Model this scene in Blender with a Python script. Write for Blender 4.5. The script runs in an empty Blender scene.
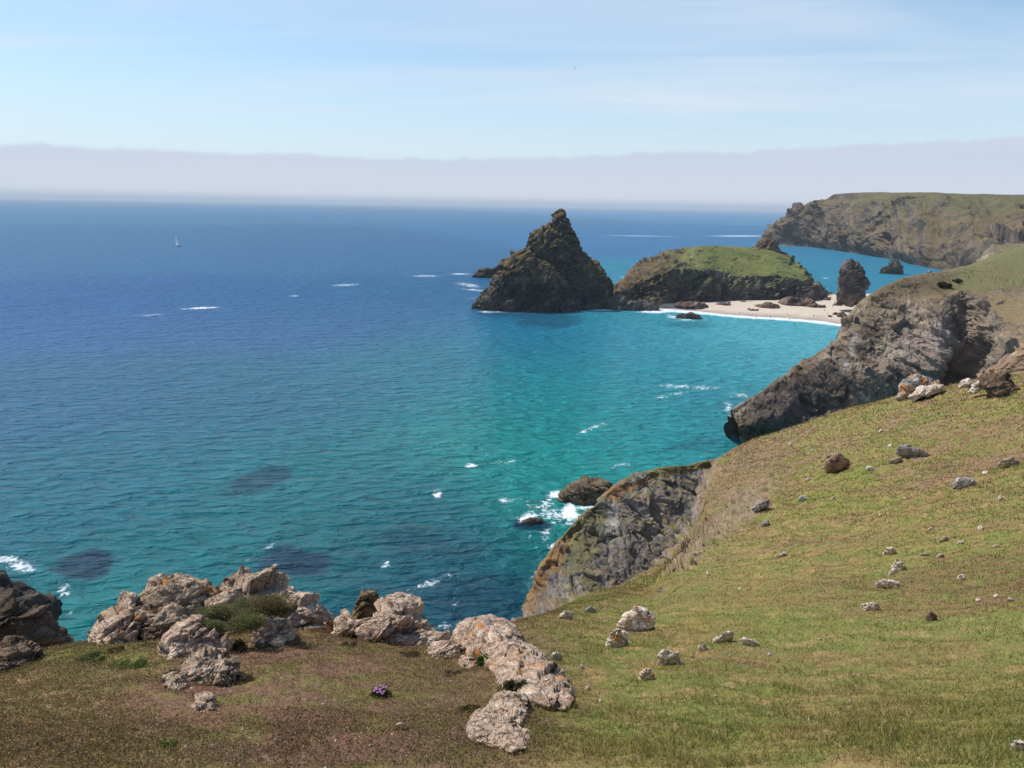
import bpy, math
import numpy as np
from mathutils import Vector
from mathutils.bvhtree import BVHTree

R = math.radians
rng = np.random.default_rng(7)
scene = bpy.context.scene
col = scene.collection

# ------------------------------------------------------------------ camera
F, CX, CY, H = 773.0, 512.0, 384.0, 60.0
PITCH, ROLL = R(13.0), R(0.95)
CAM = np.array([0.0, 0.0, H])
_f = np.array([0, math.cos(PITCH), -math.sin(PITCH)])
_u0 = np.array([0, math.sin(PITCH), math.cos(PITCH)])
_r0 = np.array([1.0, 0, 0])
_r = math.cos(ROLL) * _r0 + math.sin(ROLL) * _u0
_u = -math.sin(ROLL) * _r0 + math.cos(ROLL) * _u0


def ray(px, py):
    return _f + _r * ((px - CX) / F) + _u * ((CY - py) / F)


def P(px, py, d):                       # point at horizontal distance d
    v = ray(px, py)
    return CAM + v * (d / math.hypot(v[0], v[1]))


def Pz(px, py, z):                      # point at height z
    v = ray(px, py)
    return CAM + v * ((z - H) / v[2])


def hd(p):
    return math.hypot(p[0], p[1])


def project(p):
    q = p - CAM
    w = np.maximum(q @ _f, 1e-3)
    return CX + F * (q @ _r) / w, CY - F * (q @ _u) / w


cd = bpy.data.cameras.new('camera')
cam = bpy.data.objects.new('camera', cd)
col.objects.link(cam)
from mathutils import Matrix
M = Matrix.Identity(4)
for i in range(3):
    M[i][0], M[i][1], M[i][2], M[i][3] = _r[i], _u[i], -_f[i], CAM[i]
cam.matrix_world = M
cd.sensor_width = 36
cd.lens = F / 1024 * 36
cd.clip_start = 0.1
cd.clip_end = 90000
scene.camera = cam

# ------------------------------------------------------------------ noise
def _hash(ix, iy, iz, seed):
    h = (ix.astype(np.uint32) * np.uint32(374761393) + iy.astype(np.uint32) * np.uint32(668265263)
         + iz.astype(np.uint32) * np.uint32(2147483647) + np.uint32((seed * 974711 + 12345) & 0xffffffff))
    h = (h ^ (h >> np.uint32(13))) * np.uint32(1274126177)
    h ^= h >> np.uint32(16)
    h = h * np.uint32(2246822519)
    h ^= h >> np.uint32(13)
    return h


def _rnd(h):
    return h.astype(np.float64) / 4294967295.0


def perlin(p, seed=0):
    p = np.asarray(p, dtype=np.float64)
    i = np.floor(p).astype(np.int64)
    f = p - i
    u = f * f * f * (f * (f * 6 - 15) + 10)
    out = 0
    for dx in (0, 1):
        wx = u[:, 0] if dx else 1 - u[:, 0]
        for dy in (0, 1):
            wy = u[:, 1] if dy else 1 - u[:, 1]
            for dz in (0, 1):
                wz = u[:, 2] if dz else 1 - u[:, 2]
                h = _hash(i[:, 0] + dx, i[:, 1] + dy, i[:, 2] + dz, seed)
                a = (h & np.uint32(1023)).astype(np.float64) * (2 * math.pi / 1024)
                c = ((h >> np.uint32(10)) & np.uint32(1023)).astype(np.float64) / 511.5 - 1
                s = np.sqrt(np.maximum(0, 1 - c * c))
                g = (np.cos(a) * s * (f[:, 0] - dx) + np.sin(a) * s * (f[:, 1] - dy) + c * (f[:, 2] - dz))
                out = out + wx * wy * wz * g
    return out * 1.5


def fbm(p, octv=4, seed=0, gain=0.5, lac=2.03):
    a, s, t = 1.0, 0, 0.0
    q = np.array(p, dtype=np.float64)
    for o in range(octv):
        s = s + a * perlin(q, seed + o)
        t += a
        a *= gain
        q = q * lac + 17.3
    return s / t


def ridged(p, octv=4, seed=0):
    a, s, t = 1.0, 0, 0.0
    q = np.array(p, dtype=np.float64)
    for o in range(octv):
        s = s + a * (1 - 2 * np.abs(perlin(q, seed + o)))
        t += a
        a *= 0.5
        q = q * 2.03 + 9.1
    return s / t


def facet(p, seed=0):
    """tilted-plane cells: angular, blocky relief. returns value, F2-F1, cell random"""
    i = np.floor(p).astype(np.int64)
    n = len(p)
    f1 = np.full(n, 1e9); f2 = np.full(n, 1e9)
    val = np.zeros(n); cr = np.zeros(n)
    for dx in (-1, 0, 1):
        for dy in (-1, 0, 1):
            for dz in (-1, 0, 1):
                jx, jy, jz = i[:, 0] + dx, i[:, 1] + dy, i[:, 2] + dz
                h = _hash(jx, jy, jz, seed)
                h2 = _hash(jx, jy, jz, seed + 57)
                h3 = _hash(jx, jy, jz, seed + 91)
                ox = p[:, 0] - jx - _rnd(h); oy = p[:, 1] - jy - _rnd(h2); oz = p[:, 2] - jz - _rnd(h3)
                d = np.sqrt(ox * ox + oy * oy + oz * oz)
                b = d < f1
                f2 = np.where(b, f1, np.minimum(f2, d))
                f1 = np.where(b, d, f1)
                g = _rnd(h * np.uint32(747796405) + np.uint32(11))
                gx = _rnd(h2 * np.uint32(747796405) + np.uint32(3)) * 2 - 1
                gy = _rnd(h3 * np.uint32(747796405) + np.uint32(5)) * 2 - 1
                gz = _rnd((h ^ h2) * np.uint32(747796405) + np.uint32(7)) * 2 - 1
                v = (g - 0.5) * 0.9 + 0.8 * (ox * gx + oy * gy + oz * gz)
                val = np.where(b, v, val)
                cr = np.where(b, g, cr)
    return val, f2 - f1, cr


def sm(a, b, x):
    t = np.clip((x - a) / (b - a), 0, 1)
    return t * t * (3 - 2 * t)


def rot(ax, ay, az):
    cx, sx, cy, sy, cz, sz = math.cos(ax), math.sin(ax), math.cos(ay), math.sin(ay), math.cos(az), math.sin(az)
    return (np.array([[1, 0, 0], [0, cx, -sx], [0, sx, cx]]) @ np.array([[cy, 0, sy], [0, 1, 0], [-sy, 0, cy]])
            @ np.array([[cz, -sz, 0], [sz, cz, 0], [0, 0, 1]]))


def rockrelief(p, size, seed, bed=(0.3, 0.5, 0.2), stretch=(1, 1, 2.2), amp=(0.13, 0.06, 0.03, 0.025), crack=0.03, warp=0.34):
    """displacement in metres for rock of feature size `size`"""
    q = (p @ rot(*bed).T) * np.array(stretch) / size
    q = q + warp * np.stack([fbm(q * 1.7, 3, seed + 1), fbm(q * 1.7, 3, seed + 2), fbm(q * 1.7, 3, seed + 3)], 1)
    d = 0
    a, c1, _ = facet(q * 1.6, seed + 10)
    d = d + amp[0] * a
    b, c2, _ = facet(q * 4.3, seed + 20)
    d = d + amp[1] * b
    e, c3, _ = facet(q * 11.0, seed + 30)
    d = d + amp[2] * e
    cm = sm(-0.15, 0.3, fbm(q * 2.1, 2, seed + 50))
    d = d - cm * (crack * (1 - sm(0, 0.08, c1)) + 0.5 * crack * (1 - sm(0, 0.10, c2)))
    d = d + amp[3] * fbm(q * 9, 5, seed + 40, gain=0.62)
    return d * size


# ------------------------------------------------------------------ mesh helpers
def pchip(x, y, xi):
    """monotone cubic through y (n, ...) at knots x -> xi"""
    x = np.asarray(x, float)
    h = np.diff(x)
    sh = (-1,) + (1,) * (y.ndim - 1)
    hh = h.reshape(sh)
    dl = np.diff(y, axis=0) / hh
    m = np.zeros_like(y)
    if len(x) > 2:
        w1 = 2 * hh[1:] + hh[:-1]; w2 = hh[1:] + 2 * hh[:-1]
        a, b = dl[:-1], dl[1:]
        same = (a * b) > 0
        with np.errstate(divide='ignore', invalid='ignore'):
            mm = (w1 + w2) / (w1 / a + w2 / b)
        m[1:-1] = np.where(same, mm, 0.25 * (a + b) * 0.6)
    m[0], m[-1] = dl[0], dl[-1]
    k = np.clip(np.searchsorted(x, xi, side='right') - 1, 0, len(h) - 1)
    t = ((xi - x[k]) / h[k]).reshape(sh)
    hk = h[k].reshape(sh)
    t2, t3 = t * t, t * t * t
    return ((2 * t3 - 3 * t2 + 1) * y[k] + (t3 - 2 * t2 + t) * hk * m[k] + (-2 * t3 + 3 * t2) * y[k + 1] + (t3 - t2) * hk * m[k + 1])


def seg(counts):
    """knot-parameter samples with counts[i] steps in interval i"""
    o = [np.linspace(i, i + 1, c, endpoint=False) for i, c in enumerate(counts)]
    return np.concatenate(o + [np.array([len(counts)], float)])


def loft(ctrl, rcounts, ccounts):
    """ctrl (rows, cols, 3) -> dense grid"""
    c = np.array(ctrl, float)
    g = pchip(np.arange(c.shape[0]), c, seg(rcounts))
    g = pchip(np.arange(c.shape[1]), np.swapaxes(g, 0, 1).copy(), seg(ccounts))
    return np.swapaxes(g, 0, 1).copy()


def gnormals(g):
    a = np.gradient(g, axis=0); b = np.gradient(g, axis=1)
    n = np.cross(b, a)
    l = np.linalg.norm(n, axis=2, keepdims=True)
    return n / np.maximum(l, 1e-9)


def bnormals(g, k=4, passes=2):
    n = gnormals(g)
    for _ in range(passes):
        for ax in (0, 1):
            pad = [(0, 0)] * 3; pad[ax] = (k, k)
            q = np.cumsum(np.pad(n, pad, mode='edge'), axis=ax)
            L = n.shape[ax]
            a = np.take(q, range(2 * k, 2 * k + L), axis=ax)
            b = np.concatenate([np.zeros_like(np.take(q, [0], axis=ax)), np.take(q, range(0, L - 1), axis=ax)], axis=ax)
            n = (a - b) / (2 * k + 1)
    return n / np.maximum(np.linalg.norm(n, axis=2, keepdims=True), 1e-9)


def grid_faces(nr, nc, wrap=False, base=0):
    r = np.arange(nr - 1)[:, None]
    c = np.arange(nc if wrap else nc - 1)[None, :]
    c2 = (c + 1) % nc
    f = np.stack([r * nc + c, r * nc + c2, (r + 1) * nc + c2, (r + 1) * nc + c], -1)
    return f.reshape(-1, 4) + base


def link(name, v, quads, mat, parent=None, origin=None, colr=None, tris=None, smooth=True, attrs=None):
    v = np.asarray(v, float)
    o = np.zeros(3) if origin is None else np.asarray(origin, float)
    me = bpy.data.meshes.new(name)
    nq = 0 if quads is None else len(quads)
    nt = 0 if tris is None else len(tris)
    me.vertices.add(len(v))
    me.vertices.foreach_set('co', (v - o).astype(np.float32).ravel())
    idx = np.concatenate([np.asarray(quads).ravel() if nq else np.zeros(0, int), np.asarray(tris).ravel() if nt else np.zeros(0, int)]).astype(np.int32)
    me.loops.add(len(idx))
    me.loops.foreach_set('vertex_index', idx)
    me.polygons.add(nq + nt)
    st = np.concatenate([np.arange(nq) * 4, nq * 4 + np.arange(nt) * 3]).astype(np.int32)
    me.polygons.foreach_set('loop_start', st)
    me.polygons.foreach_set('use_smooth', np.full(nq + nt, smooth))
    if colr is not None:
        at = me.color_attributes.new('Col', 'FLOAT_COLOR', 'POINT')
        cc = np.ones((len(v), 4), np.float32); cc[:, :3] = colr
        at.data.foreach_set('color', cc.ravel())
    for k, a in (attrs or {}).items():
        at = me.attributes.new(k, 'FLOAT', 'POINT')
        at.data.foreach_set('value', np.asarray(a, np.float32))
    me.update(calc_edges=True)
    me.validate()
    if mat:
        me.materials.append(mat)
    ob = bpy.data.objects.new(name, me)
    ob.location = o
    col.objects.link(ob)
    if parent is not None:
        ob.parent = parent
        ob.location = o - np.array(parent.location)
    return ob


def tag(o, label=None, cat=None, group=None, kind=None):
    if label: o['label'] = label
    if cat: o['category'] = cat
    if group: o['group'] = group
    if kind: o['kind'] = kind
    return o


def empty(name, loc):
    o = bpy.data.objects.new(name, None)
    o.location = loc
    o.empty_display_size = 0.1
    col.objects.link(o)
    return o


def lin(r, g, b):
    c = np.array([r, g, b], float) / 255
    return np.where(c <= 0.04045, c / 12.92, ((c + 0.055) / 1.055) ** 2.4)


def cmix(a, b, t):
    a = np.asarray(a, float); b = np.asarray(b, float); t = np.asarray(t)
    return a + (b - a) * t[:, None]


# ------------------------------------------------------------------ materials
class NT:
    def __init__(s, tree):
        s.t = tree; s.t.nodes.clear()

    def n(s, typ, ins=None, **kw):
        nd = s.t.nodes.new(typ)
        for k, v in kw.items():
            setattr(nd, k, v)
        for k, v in (ins or {}).items():
            if hasattr(v, 'is_linked') or hasattr(v, 'links'):
                s.t.links.new(v, nd.inputs[k])
            else:
                nd.inputs[k].default_value = v
        return nd

    def m(s, op, a, b=None, clamp=False):
        i = {0: a}
        if b is not None: i[1] = b
        nd = s.n('ShaderNodeMath', i, operation=op); nd.use_clamp = clamp
        return nd.outputs[0]

    def sm(s, x, a, b):
        nd = s.n('ShaderNodeMapRange', {0: x, 1: a, 2: b}, interpolation_type='SMOOTHSTEP')
        return nd.outputs[0]

    def mix(s, fac, a, b, mode='MIX'):
        nd = s.n('ShaderNodeMix', data_type='RGBA', blend_type=mode)
        for i, v in ((0, fac), (6, a), (7, b)):
            if hasattr(v, 'links'): s.t.links.new(v, nd.inputs[i])
            else: nd.inputs[i].default_value = v if i == 0 else (tuple(v) + (1,) if len(v) == 3 else tuple(v))
        return nd.outputs[2]

    def noise(s, vec, scale, detail=4, rough=0.5, dist=0.0):
        nd = s.n('ShaderNodeTexNoise', {'Scale': scale, 'Detail': detail, 'Roughness': rough, 'Distortion': dist})
        if vec is not None: s.t.links.new(vec, nd.inputs['Vector'])
        return nd.outputs[0]


def new_mat(name):
    m = bpy.data.materials.new(name)
    m.use_nodes = True
    return m, NT(m.node_tree)


def vcol_mat(name, nscale=8.0, var=0.5, bump=0.05, bscale=8.0, rough=0.9, spec=0.25, detail=6):
    """surface whose own colour is in the Col attribute, with fine noise and bump on top"""
    m, t = new_mat(name)
    pos = t.n('ShaderNodeNewGeometry').outputs['Position']
    c = t.n('ShaderNodeVertexColor', layer_name='Col').outputs[0]
    n1 = t.noise(pos, nscale, detail, 0.65)
    n2 = t.noise(pos, nscale * 4.7, 4, 0.6)
    k = t.m('ADD', t.m('MULTIPLY', n1, 0.65), t.m('MULTIPLY', n2, 0.35))
    k = t.n('ShaderNodeMapRange', {0: k, 1: 0.3, 2: 0.7, 3: 1 - var, 4: 1 + var}).outputs[0]
    cc = t.n('ShaderNodeCombineColor', {0: k, 1: k, 2: k}).outputs[0]
    c2 = t.mix(1.0, c, cc, 'MULTIPLY')
    b = t.n('ShaderNodeBump', {'Strength': 0.9, 'Distance': bump, 'Height': t.noise(pos, bscale, 8, 0.65)}).outputs[0]
    bs = t.n('ShaderNodeBsdfPrincipled', {'Base Color': c2, 'Roughness': rough, 'Specular IOR Level': spec, 'Normal': b})
    t.n('ShaderNodeOutputMaterial', {'Surface': bs.outputs[0]})
    return m


def plain_mat(name, c, rough=0.7, spec=0.3, var=0.2, scale=20):
    m, t = new_mat(name)
    pos = t.n('ShaderNodeNewGeometry').outputs['Position']
    k = t.n('ShaderNodeMapRange', {0: t.noise(pos, scale, 3), 1: 0.3, 2: 0.7, 3: 1 - var, 4: 1 + var}).outputs[0]
    cc = t.n('ShaderNodeCombineColor', {0: k, 1: k, 2: k}).outputs[0]
    bs = t.n('ShaderNodeBsdfPrincipled', {'Base Color': t.mix(1.0, tuple(c), cc, 'MULTIPLY'), 'Roughness': rough, 'Specular IOR Level': spec})
    t.n('ShaderNodeOutputMaterial', {'Surface': bs.outputs[0]})
    return m


def near_rock():
    m, t = new_mat('weathered rock')
    pos = t.n('ShaderNodeNewGeometry').outputs['Position']
    c = t.n('ShaderNodeVertexColor', layer_name='Col').outputs[0]
    wv = t.n('ShaderNodeTexNoise', {'Vector': pos, 'Scale': 3.0, 'Detail': 4}).outputs['Color']
    wp = t.n('ShaderNodeVectorMath', {0: pos, 1: t.n('ShaderNodeVectorMath', {0: wv, 3: 0.35}, operation='SCALE').outputs[0]}, operation='ADD').outputs[0]
    mpv = t.n('ShaderNodeMapping', {0: wp, 2: (0.5, 0.4, 0.3), 3: (1.0, 1.0, 2.2)}).outputs[0]
    ed1 = t.n('ShaderNodeTexVoronoi', {'Vector': mpv, 'Scale': 2.6}, feature='DISTANCE_TO_EDGE').outputs['Distance']
    ed2 = t.n('ShaderNodeTexVoronoi', {'Vector': mpv, 'Scale': 8.0}, feature='DISTANCE_TO_EDGE').outputs['Distance']
    cell = t.n('ShaderNodeTexVoronoi', {'Vector': mpv, 'Scale': 8.0}).outputs['Color']
    pres = t.sm(t.noise(pos, 2.2, 3), 0.42, 0.58)
    j1 = t.sm(ed1, 0.0, 0.05); j2 = t.sm(ed2, 0.0, 0.07)
    n1 = t.noise(pos, 26, 8, 0.7); n2 = t.noise(pos, 95, 4, 0.6)
    h = t.m('ADD', t.m('MULTIPLY', j1, 1.0), t.m('ADD', t.m('MULTIPLY', t.m('MULTIPLY', j2, pres), 0.5), t.m('ADD', t.m('MULTIPLY', n1, 0.9), t.m('MULTIPLY', t.n('ShaderNodeSeparateColor', {0: cell}).outputs[0], 0.35))))
    b = t.n('ShaderNodeBump', {'Strength': 1.0, 'Distance': 0.045, 'Height': h}).outputs[0]
    k = t.n('ShaderNodeMapRange', {0: t.m('ADD', t.m('MULTIPLY', n1, 0.6), t.m('MULTIPLY', n2, 0.4)), 1: 0.32, 2: 0.68, 3: 0.8, 4: 1.85}).outputs[0]
    cc = t.n('ShaderNodeCombineColor', {0: k, 1: k, 2: k}).outputs[0]
    c2 = t.mix(1.0, c, cc, 'MULTIPLY')
    # black and grey crust lichens in small blotches
    bl = t.sm(t.noise(pos, 9, 6, 0.7), 0.56, 0.66)
    c3 = t.mix(t.m('MULTIPLY', bl, 0.4), c2, (0.10, 0.09, 0.08))
    bs = t.n('ShaderNodeBsdfPrincipled', {'Base Color': c3, 'Roughness': 0.9, 'Specular IOR Level': 0.2, 'Normal': b})
    t.n('ShaderNodeOutputMaterial', {'Surface': bs.outputs[0]})
    return m
M_ROCK_NEAR = near_rock()
M_ROCK_FAR = vcol_mat('cliff rock', 1.2, 0.35, 0.35, 1.5, 0.88, 0.2, 8)
M_ROCK_DIST = vcol_mat('distant rock', 0.25, 0.3, 1.2, 0.35, 0.9, 0.15, 8)
M_GROUND = vcol_mat('heath turf', 22, 0.45, 0.03, 30, 0.95, 0.1)
M_SAND = vcol_mat('sand', 1.5, 0.12, 0.05, 2, 0.95, 0.1)
def leaf_mat(name):
    m, t = new_mat(name)
    c = t.n('ShaderNodeVertexColor', layer_name='Col').outputs[0]
    d = t.n('ShaderNodeBsdfDiffuse', {'Color': c})
    tr = t.n('ShaderNodeBsdfTranslucent', {'Color': c})
    mx = t.n('ShaderNodeMixShader', {0: 0.3, 1: d.outputs[0], 2: tr.outputs[0]})
    t.n('ShaderNodeOutputMaterial', {'Surface': mx.outputs[0]})
    return m
M_LEAF = leaf_mat('leaf')

# ------------------------------------------------------------------ light and sky
SUN_AZ, SUN_EL = R(-68), R(56)          # azimuth from +Y, clockwise
sd = np.array([math.sin(SUN_AZ) * math.cos(SUN_EL), math.cos(SUN_AZ) * math.cos(SUN_EL), math.sin(SUN_EL)])
sl = bpy.data.lights.new('sun', 'SUN')
sl.energy = 4.2
sl.angle = R(0.5)
sl.color = (1.0, 0.955, 0.89)
so = bpy.data.objects.new('sun', sl)
so.rotation_euler = Vector(sd).to_track_quat('Z', 'Y').to_euler()
so.location = (0, 0, 200)
col.objects.link(so)

w = bpy.data.worlds.new('World')
scene.world = w
w.use_nodes = True
t = NT(w.node_tree)
WS = 0.12
sky = t.n('ShaderNodeTexSky', sky_type='NISHITA', sun_disc=False)
sky.sun_elevation = SUN_EL
sky.sun_rotation = SUN_AZ
sky.altitude = 60
sky.air_density = 1.0
sky.dust_density = 0.6
sky.ozone_density = 1.6
gen = t.n('ShaderNodeTexCoord').outputs['Generated']
sx = t.n('ShaderNodeSeparateXYZ', {0: gen})
X, Y, Z = sx.outputs
az = t.m('ARCTAN2', X, Y)
el = t.m('ARCSINE', Z)
# thin cirrus: noise on a high flat layer seen in direction (X/Z, Y/Z)
zc = t.m('MAXIMUM', t.m('ADD', Z, 0.04), 0.03)
cv = t.n('ShaderNodeCombineXYZ', {0: t.m('MULTIPLY', t.m('DIVIDE', X, zc), 0.55), 1: t.m('MULTIPLY', t.m('DIVIDE', Y, zc), 1.5), 2: 3.1}).outputs[0]
n1 = t.noise(cv, 0.55, 6, 0.55, 0.5)
n2 = t.noise(cv, 0.16, 3, 0.5, 0.2)
ci = t.sm(t.m('ADD', t.m('MULTIPLY', n1, 0.6), t.m('MULTIPLY', n2, 0.55)), 0.56, 0.86)
low = t.n('ShaderNodeMapRange', {0: el, 1: R(2), 2: R(16), 3: 1.0, 4: 0.0}).outputs[0]
low = t.m('POWER', t.m('MAXIMUM', low, 0.0), 1.4)
veil = t.m('ADD', t.m('MULTIPLY', ci, 0.62), t.m('MULTIPLY', low, 0.85), True)
def wc(r, g, b, k=1.0):
    return tuple(lin(r, g, b) * k / WS)
skyc = t.mix(1.0, sky.outputs[0], (0.98, 1.20, 1.28), 'MULTIPLY')
c1 = t.mix(veil, skyc, wc(218, 232, 247))
# bank of sea fog low on the horizon: its top rises to the right and is lumpy
av = t.n('ShaderNodeCombineXYZ', {0: az, 1: 0.0, 2: 0.0}).outputs[0]
b1 = t.m('MULTIPLY', t.m('SUBTRACT', t.noise(av, 9, 2, 0.5), 0.5), R(0.9))
b2 = t.m('MULTIPLY', t.m('SUBTRACT', t.noise(av, 38, 4, 0.6), 0.5), R(0.75))
top = t.m('ADD', t.n('ShaderNodeMapRange', {0: az, 1: R(-5), 2: R(33), 3: R(3.25), 4: R(4.7)}).outputs[0], t.m('ADD', b1, b2))
dv = t.m('SUBTRACT', top, el)
fogm = t.sm(dv, R(-0.06), R(0.34))
shade = t.noise(t.n('ShaderNodeCombineXYZ', {0: t.m('MULTIPLY', az, 4), 1: t.m('MULTIPLY', el, 60), 2: 0.0}).outputs[0], 1.0, 4)
fc = t.mix(t.sm(el, R(0.2), R(3.6)), wc(212, 219, 233), wc(199, 211, 233))
fc = t.mix(t.sm(el, R(0.75), R(0.1)), fc, wc(176, 193, 214))
fc = t.mix(t.m('MULTIPLY', shade, 0.35), fc, wc(224, 226, 236))
c3 = t.mix(t.m('MULTIPLY', fogm, 0.93), c1, fc)
bg = t.n('ShaderNodeBackground', {'Color': c3, 'Strength': WS})
t.n('ShaderNodeOutputWorld', {'Surface': bg.outputs[0]})

vs = scene.view_settings
vs.view_transform = 'Standard'
vs.look = 'None'
vs.exposure = 0.0
vs.gamma = 1.0

# ------------------------------------------------------------------ hillside (near ground)
def Z(px, d, z, py=560):
    p = P(px, py, d); p[2] = z
    return p


def brow(px, yb, db):
    b = P(px, yb, db); zb = b[2]
    r3 = P(px, yb + 30, db * 0.77)
    return [Z(px, 0.8, 58.1, 760), P(px, 768, 4.6), P(px, 722, 6.0), r3, b,
            Z(px, db + 1.6, zb - 1.3), Z(px, db + 5, zb - 7), Z(px, 26, 32), Z(px, 42, 4), Z(px, 50, -6)]


def slope(px, vis, tail):
    o = [Z(px, 0.8, 58.1, 760)] + [P(px, y, d) for y, d in vis]
    for dd, dz in tail:
        q = o[-1] if not isinstance(dz, str) else None
        if q is None: o.append(Z(px, dd, float(dz), 470))
        else: o.append(Z(px, hd(q) + dd, q[2] + dz, 470))
    return o

gx = []
gc = []
for px, yb, db in ((-420, 690, 10.5), (-200, 678, 11), (-60, 668, 11.3), (0, 664, 11.3), (60, 648, 11.6), (110, 643, 11.8), (200, 634, 12.2), (300, 630, 12.2), (345, 632, 12.2), (420, 646, 11.3), (470, 640, 11.8)):
    gx.append(px); gc.append(brow(px, yb, db))
S_ = str
for px, vis, tail in (
    (525, ((768, 4.6), (715, 6.2), (665, 8.8), (621, 14)), ((3, -2.0), (30, '35'), (45, '17'), (60, '6'), (72, '-6'))),
    (600, ((768, 4.6), (710, 6.6), (650, 10.5), (604, 19)), ((5, -2.4), (38, '35'), (54, '21'), (72, '9'), (100, '-6'))),
    (650, ((768, 4.6), (705, 6.8), (640, 12), (590, 26)), ((6, -2.6), (47, '33'), (64, '22'), (84, '14'), (125, '-6'))),
    (690, ((768, 4.6), (700, 7.0), (630, 13.5), (558, 37), (540, 44)), ((9, -4), (70, '25'), (88, '20'), (125, '-6'))),
    (722, ((768, 4.6), (700, 7.2), (620, 15), (550, 38), (510, 54), (480, 74), (458, 96)), ((8, -4), (140, '-6'))),
    (780, ((768, 4.6), (700, 7.4), (610, 16.5), (540, 38), (495, 58), (460, 80), (432, 104)), ((9, -4), (150, '-6'))),
    (850, ((768, 4.6), (698, 7.6), (600, 18), (530, 38), (480, 57), (445, 78), (410, 104)), ((9, -4), (152, '-6'))),
    (930, ((768, 4.6), (695, 8.0), (590, 19), (515, 38), (465, 56), (425, 76), (391, 100)), ((9, -4), (152, '-2'))),
    (1024, ((768, 4.6), (690, 8.2), (580, 19.5), (500, 38), (450, 54), (410, 72), (374, 95)), ((9, -2), (150, '10'))),
    (1130, ((768, 4.6), (690, 8.2), (570, 20), (480, 38), (425, 54), (385, 72), (352, 95)), ((9, -1), (150, '40'))),
    (1400, ((768, 4.6), (690, 8.2), (560, 20), (450, 38), (385, 54), (345, 72), (320, 95)), ((9, 0), (150, '52')))):
    gx.append(px); gc.append(slope(px, vis, tail))
def turned(c, deg, up):               # the hill goes on round behind the viewer
    o = []
    for p in c:
        d = hd(p); o.append(np.array([math.sin(R(deg)) * d, math.cos(R(deg)) * d, p[2] + up * d]))
    return o
gc = [turned(gc[0], a, u) for a, u in ((-180, .30), (-145, .28), (-110, .2), (-80, .1), (-62, .03))] + gc + [turned(gc[-1], a, u) for a, u in ((64, .03), (85, .08), (110, .16), (145, .28), (180, .30))]
for i in range(1, 11):                 # both ends meet behind the viewer
    gc[0][i] = gc[-1][i] = (gc[0][i - 0] * 0.5 + gc[-1][i] * 0.5) if i < len(gc[0]) else None
    if i == len(gc[0]) - 1: break
gx = [-1400, -1050, -800, -620, -520] + gx + [1520, 1640, 1800, 2050, 2400]
gc = [[np.array([c[0][0] * 0.02, c[0][1] * 0.02, 58.35])] + c for c in gc]
ctrl = np.swapaxes(np.array(gc), 0, 1)
gcounts = [int(max(8, (b - a) / (2.0 if a >= -60 and b <= 1130 else 5.0))) for a, b in zip(gx[:-1], gx[1:])]
gcum = np.concatenate([[0], np.cumsum(gcounts)])
g = loft(ctrl, (6, 20, 110, 120, 140, 150, 100, 100, 90, 30, 20),
         gcounts)
nr, nc = g.shape[:2]
flat = g.reshape(-1, 3)
dd = np.hypot(flat[:, 0], flat[:, 1])
n = gnormals(g).reshape(-1, 3)
n[n[:, 2] < 0] *= -1
lf = np.log(np.maximum(dd, 1))
# clumps of turf and heath at every distance, tread-like terracettes, boulder-strewn drops
tus = np.clip(fbm(flat * 2.6, 3, 14), -0.2, 0.6)
disp = (0.05 * tus * sm(3, 5, dd) + 0.085 * fbm(flat * 1.1, 4, 3) + 0.028 * fbm(flat * 6.0, 3, 5) + 0.010 * fbm(flat * 22, 2, 6)) * np.clip(dd / 6, 0.3, 1)
disp += sm(14, 50, dd) * (0.55 * fbm(flat * 0.14, 4, 8) + 0.28 * ridged(flat * np.array([0.5, 0.5, 1.4]), 3, 9) + 0.16 * fbm(flat * 1.3, 3, 12))
slp = 1 - n[:, 2]
pxs, pys = project(flat)


def blob(px, py, rx, ry, ang=0.0):
    c, s = math.cos(R(ang)), math.sin(R(ang))
    x, y = (pxs - px), (pys - py)
    u, v = x * c + y * s, -x * s + y * c
    return np.exp(-((u / rx) ** 2 + (v / ry) ** 2))

infront = (flat - CAM) @ _f > 0
steep = sm(0.30, 0.5, slp) * sm(12, 20, dd)
scree = np.clip(blob(700, 545, 75, 17, -48) + 0.8 * blob(655, 600, 25, 14, -30) + 0.75 * blob(762, 503, 45, 16, -45), 0, 1) * sm(22, 34, dd)
rockm = np.clip(steep + 0.0, 0, 1)
k = rockm > 0.02
disp[k] += rockm[k] * rockrelief(flat[k], 5.0, 77) * 1.2
scm = sm(.3, .8, scree + 0.35 * fbm(flat * 0.5, 3, 31)) * (scree > 0.05)
k = scm > 0.02
disp[k] += scm[k] * rockrelief(flat[k], 2.2, 78) * 1.6
flat = flat + n * disp[:, None]
g = flat.reshape(nr, nc, 3)
n = gnormals(g).reshape(-1, 3); n[n[:, 2] < 0] *= -1

# --- colour of the ground itself
nA = fbm(flat * 0.35, 4, 41); nB = fbm(flat * 1.6, 4, 42); nC = fbm(flat * 5.5, 3, 43); nD = fbm(flat * 0.09, 3, 44)
nE = fbm(flat * 15.0, 2, 45)
GREEN = lin(96, 102, 50); OLIVE = lin(106, 96, 56); STRAW = lin(136, 116, 78); BROWN = lin(92, 70, 52); SOIL = lin(102, 74, 62)
DKH = lin(98, 79, 62); LUSH = lin(92, 106, 40); GREY = lin(140, 128, 116); OCHRE = lin(134, 112, 66); HEATHER = lin(112, 92, 78)
heath = np.clip(1.3 * blob(230, 720, 340, 100) + 0.9 * blob(420, 690, 120, 70), 0, 1) * (dd < 20)
heath *= sm(600, 500, pxs - 0.25 * (768 - pys) + 25 * nB)
straw = np.clip(blob(60, 735, 150, 60) + 0.7 * blob(30, 690, 60, 20), 0, 1) * (dd < 20)
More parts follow.
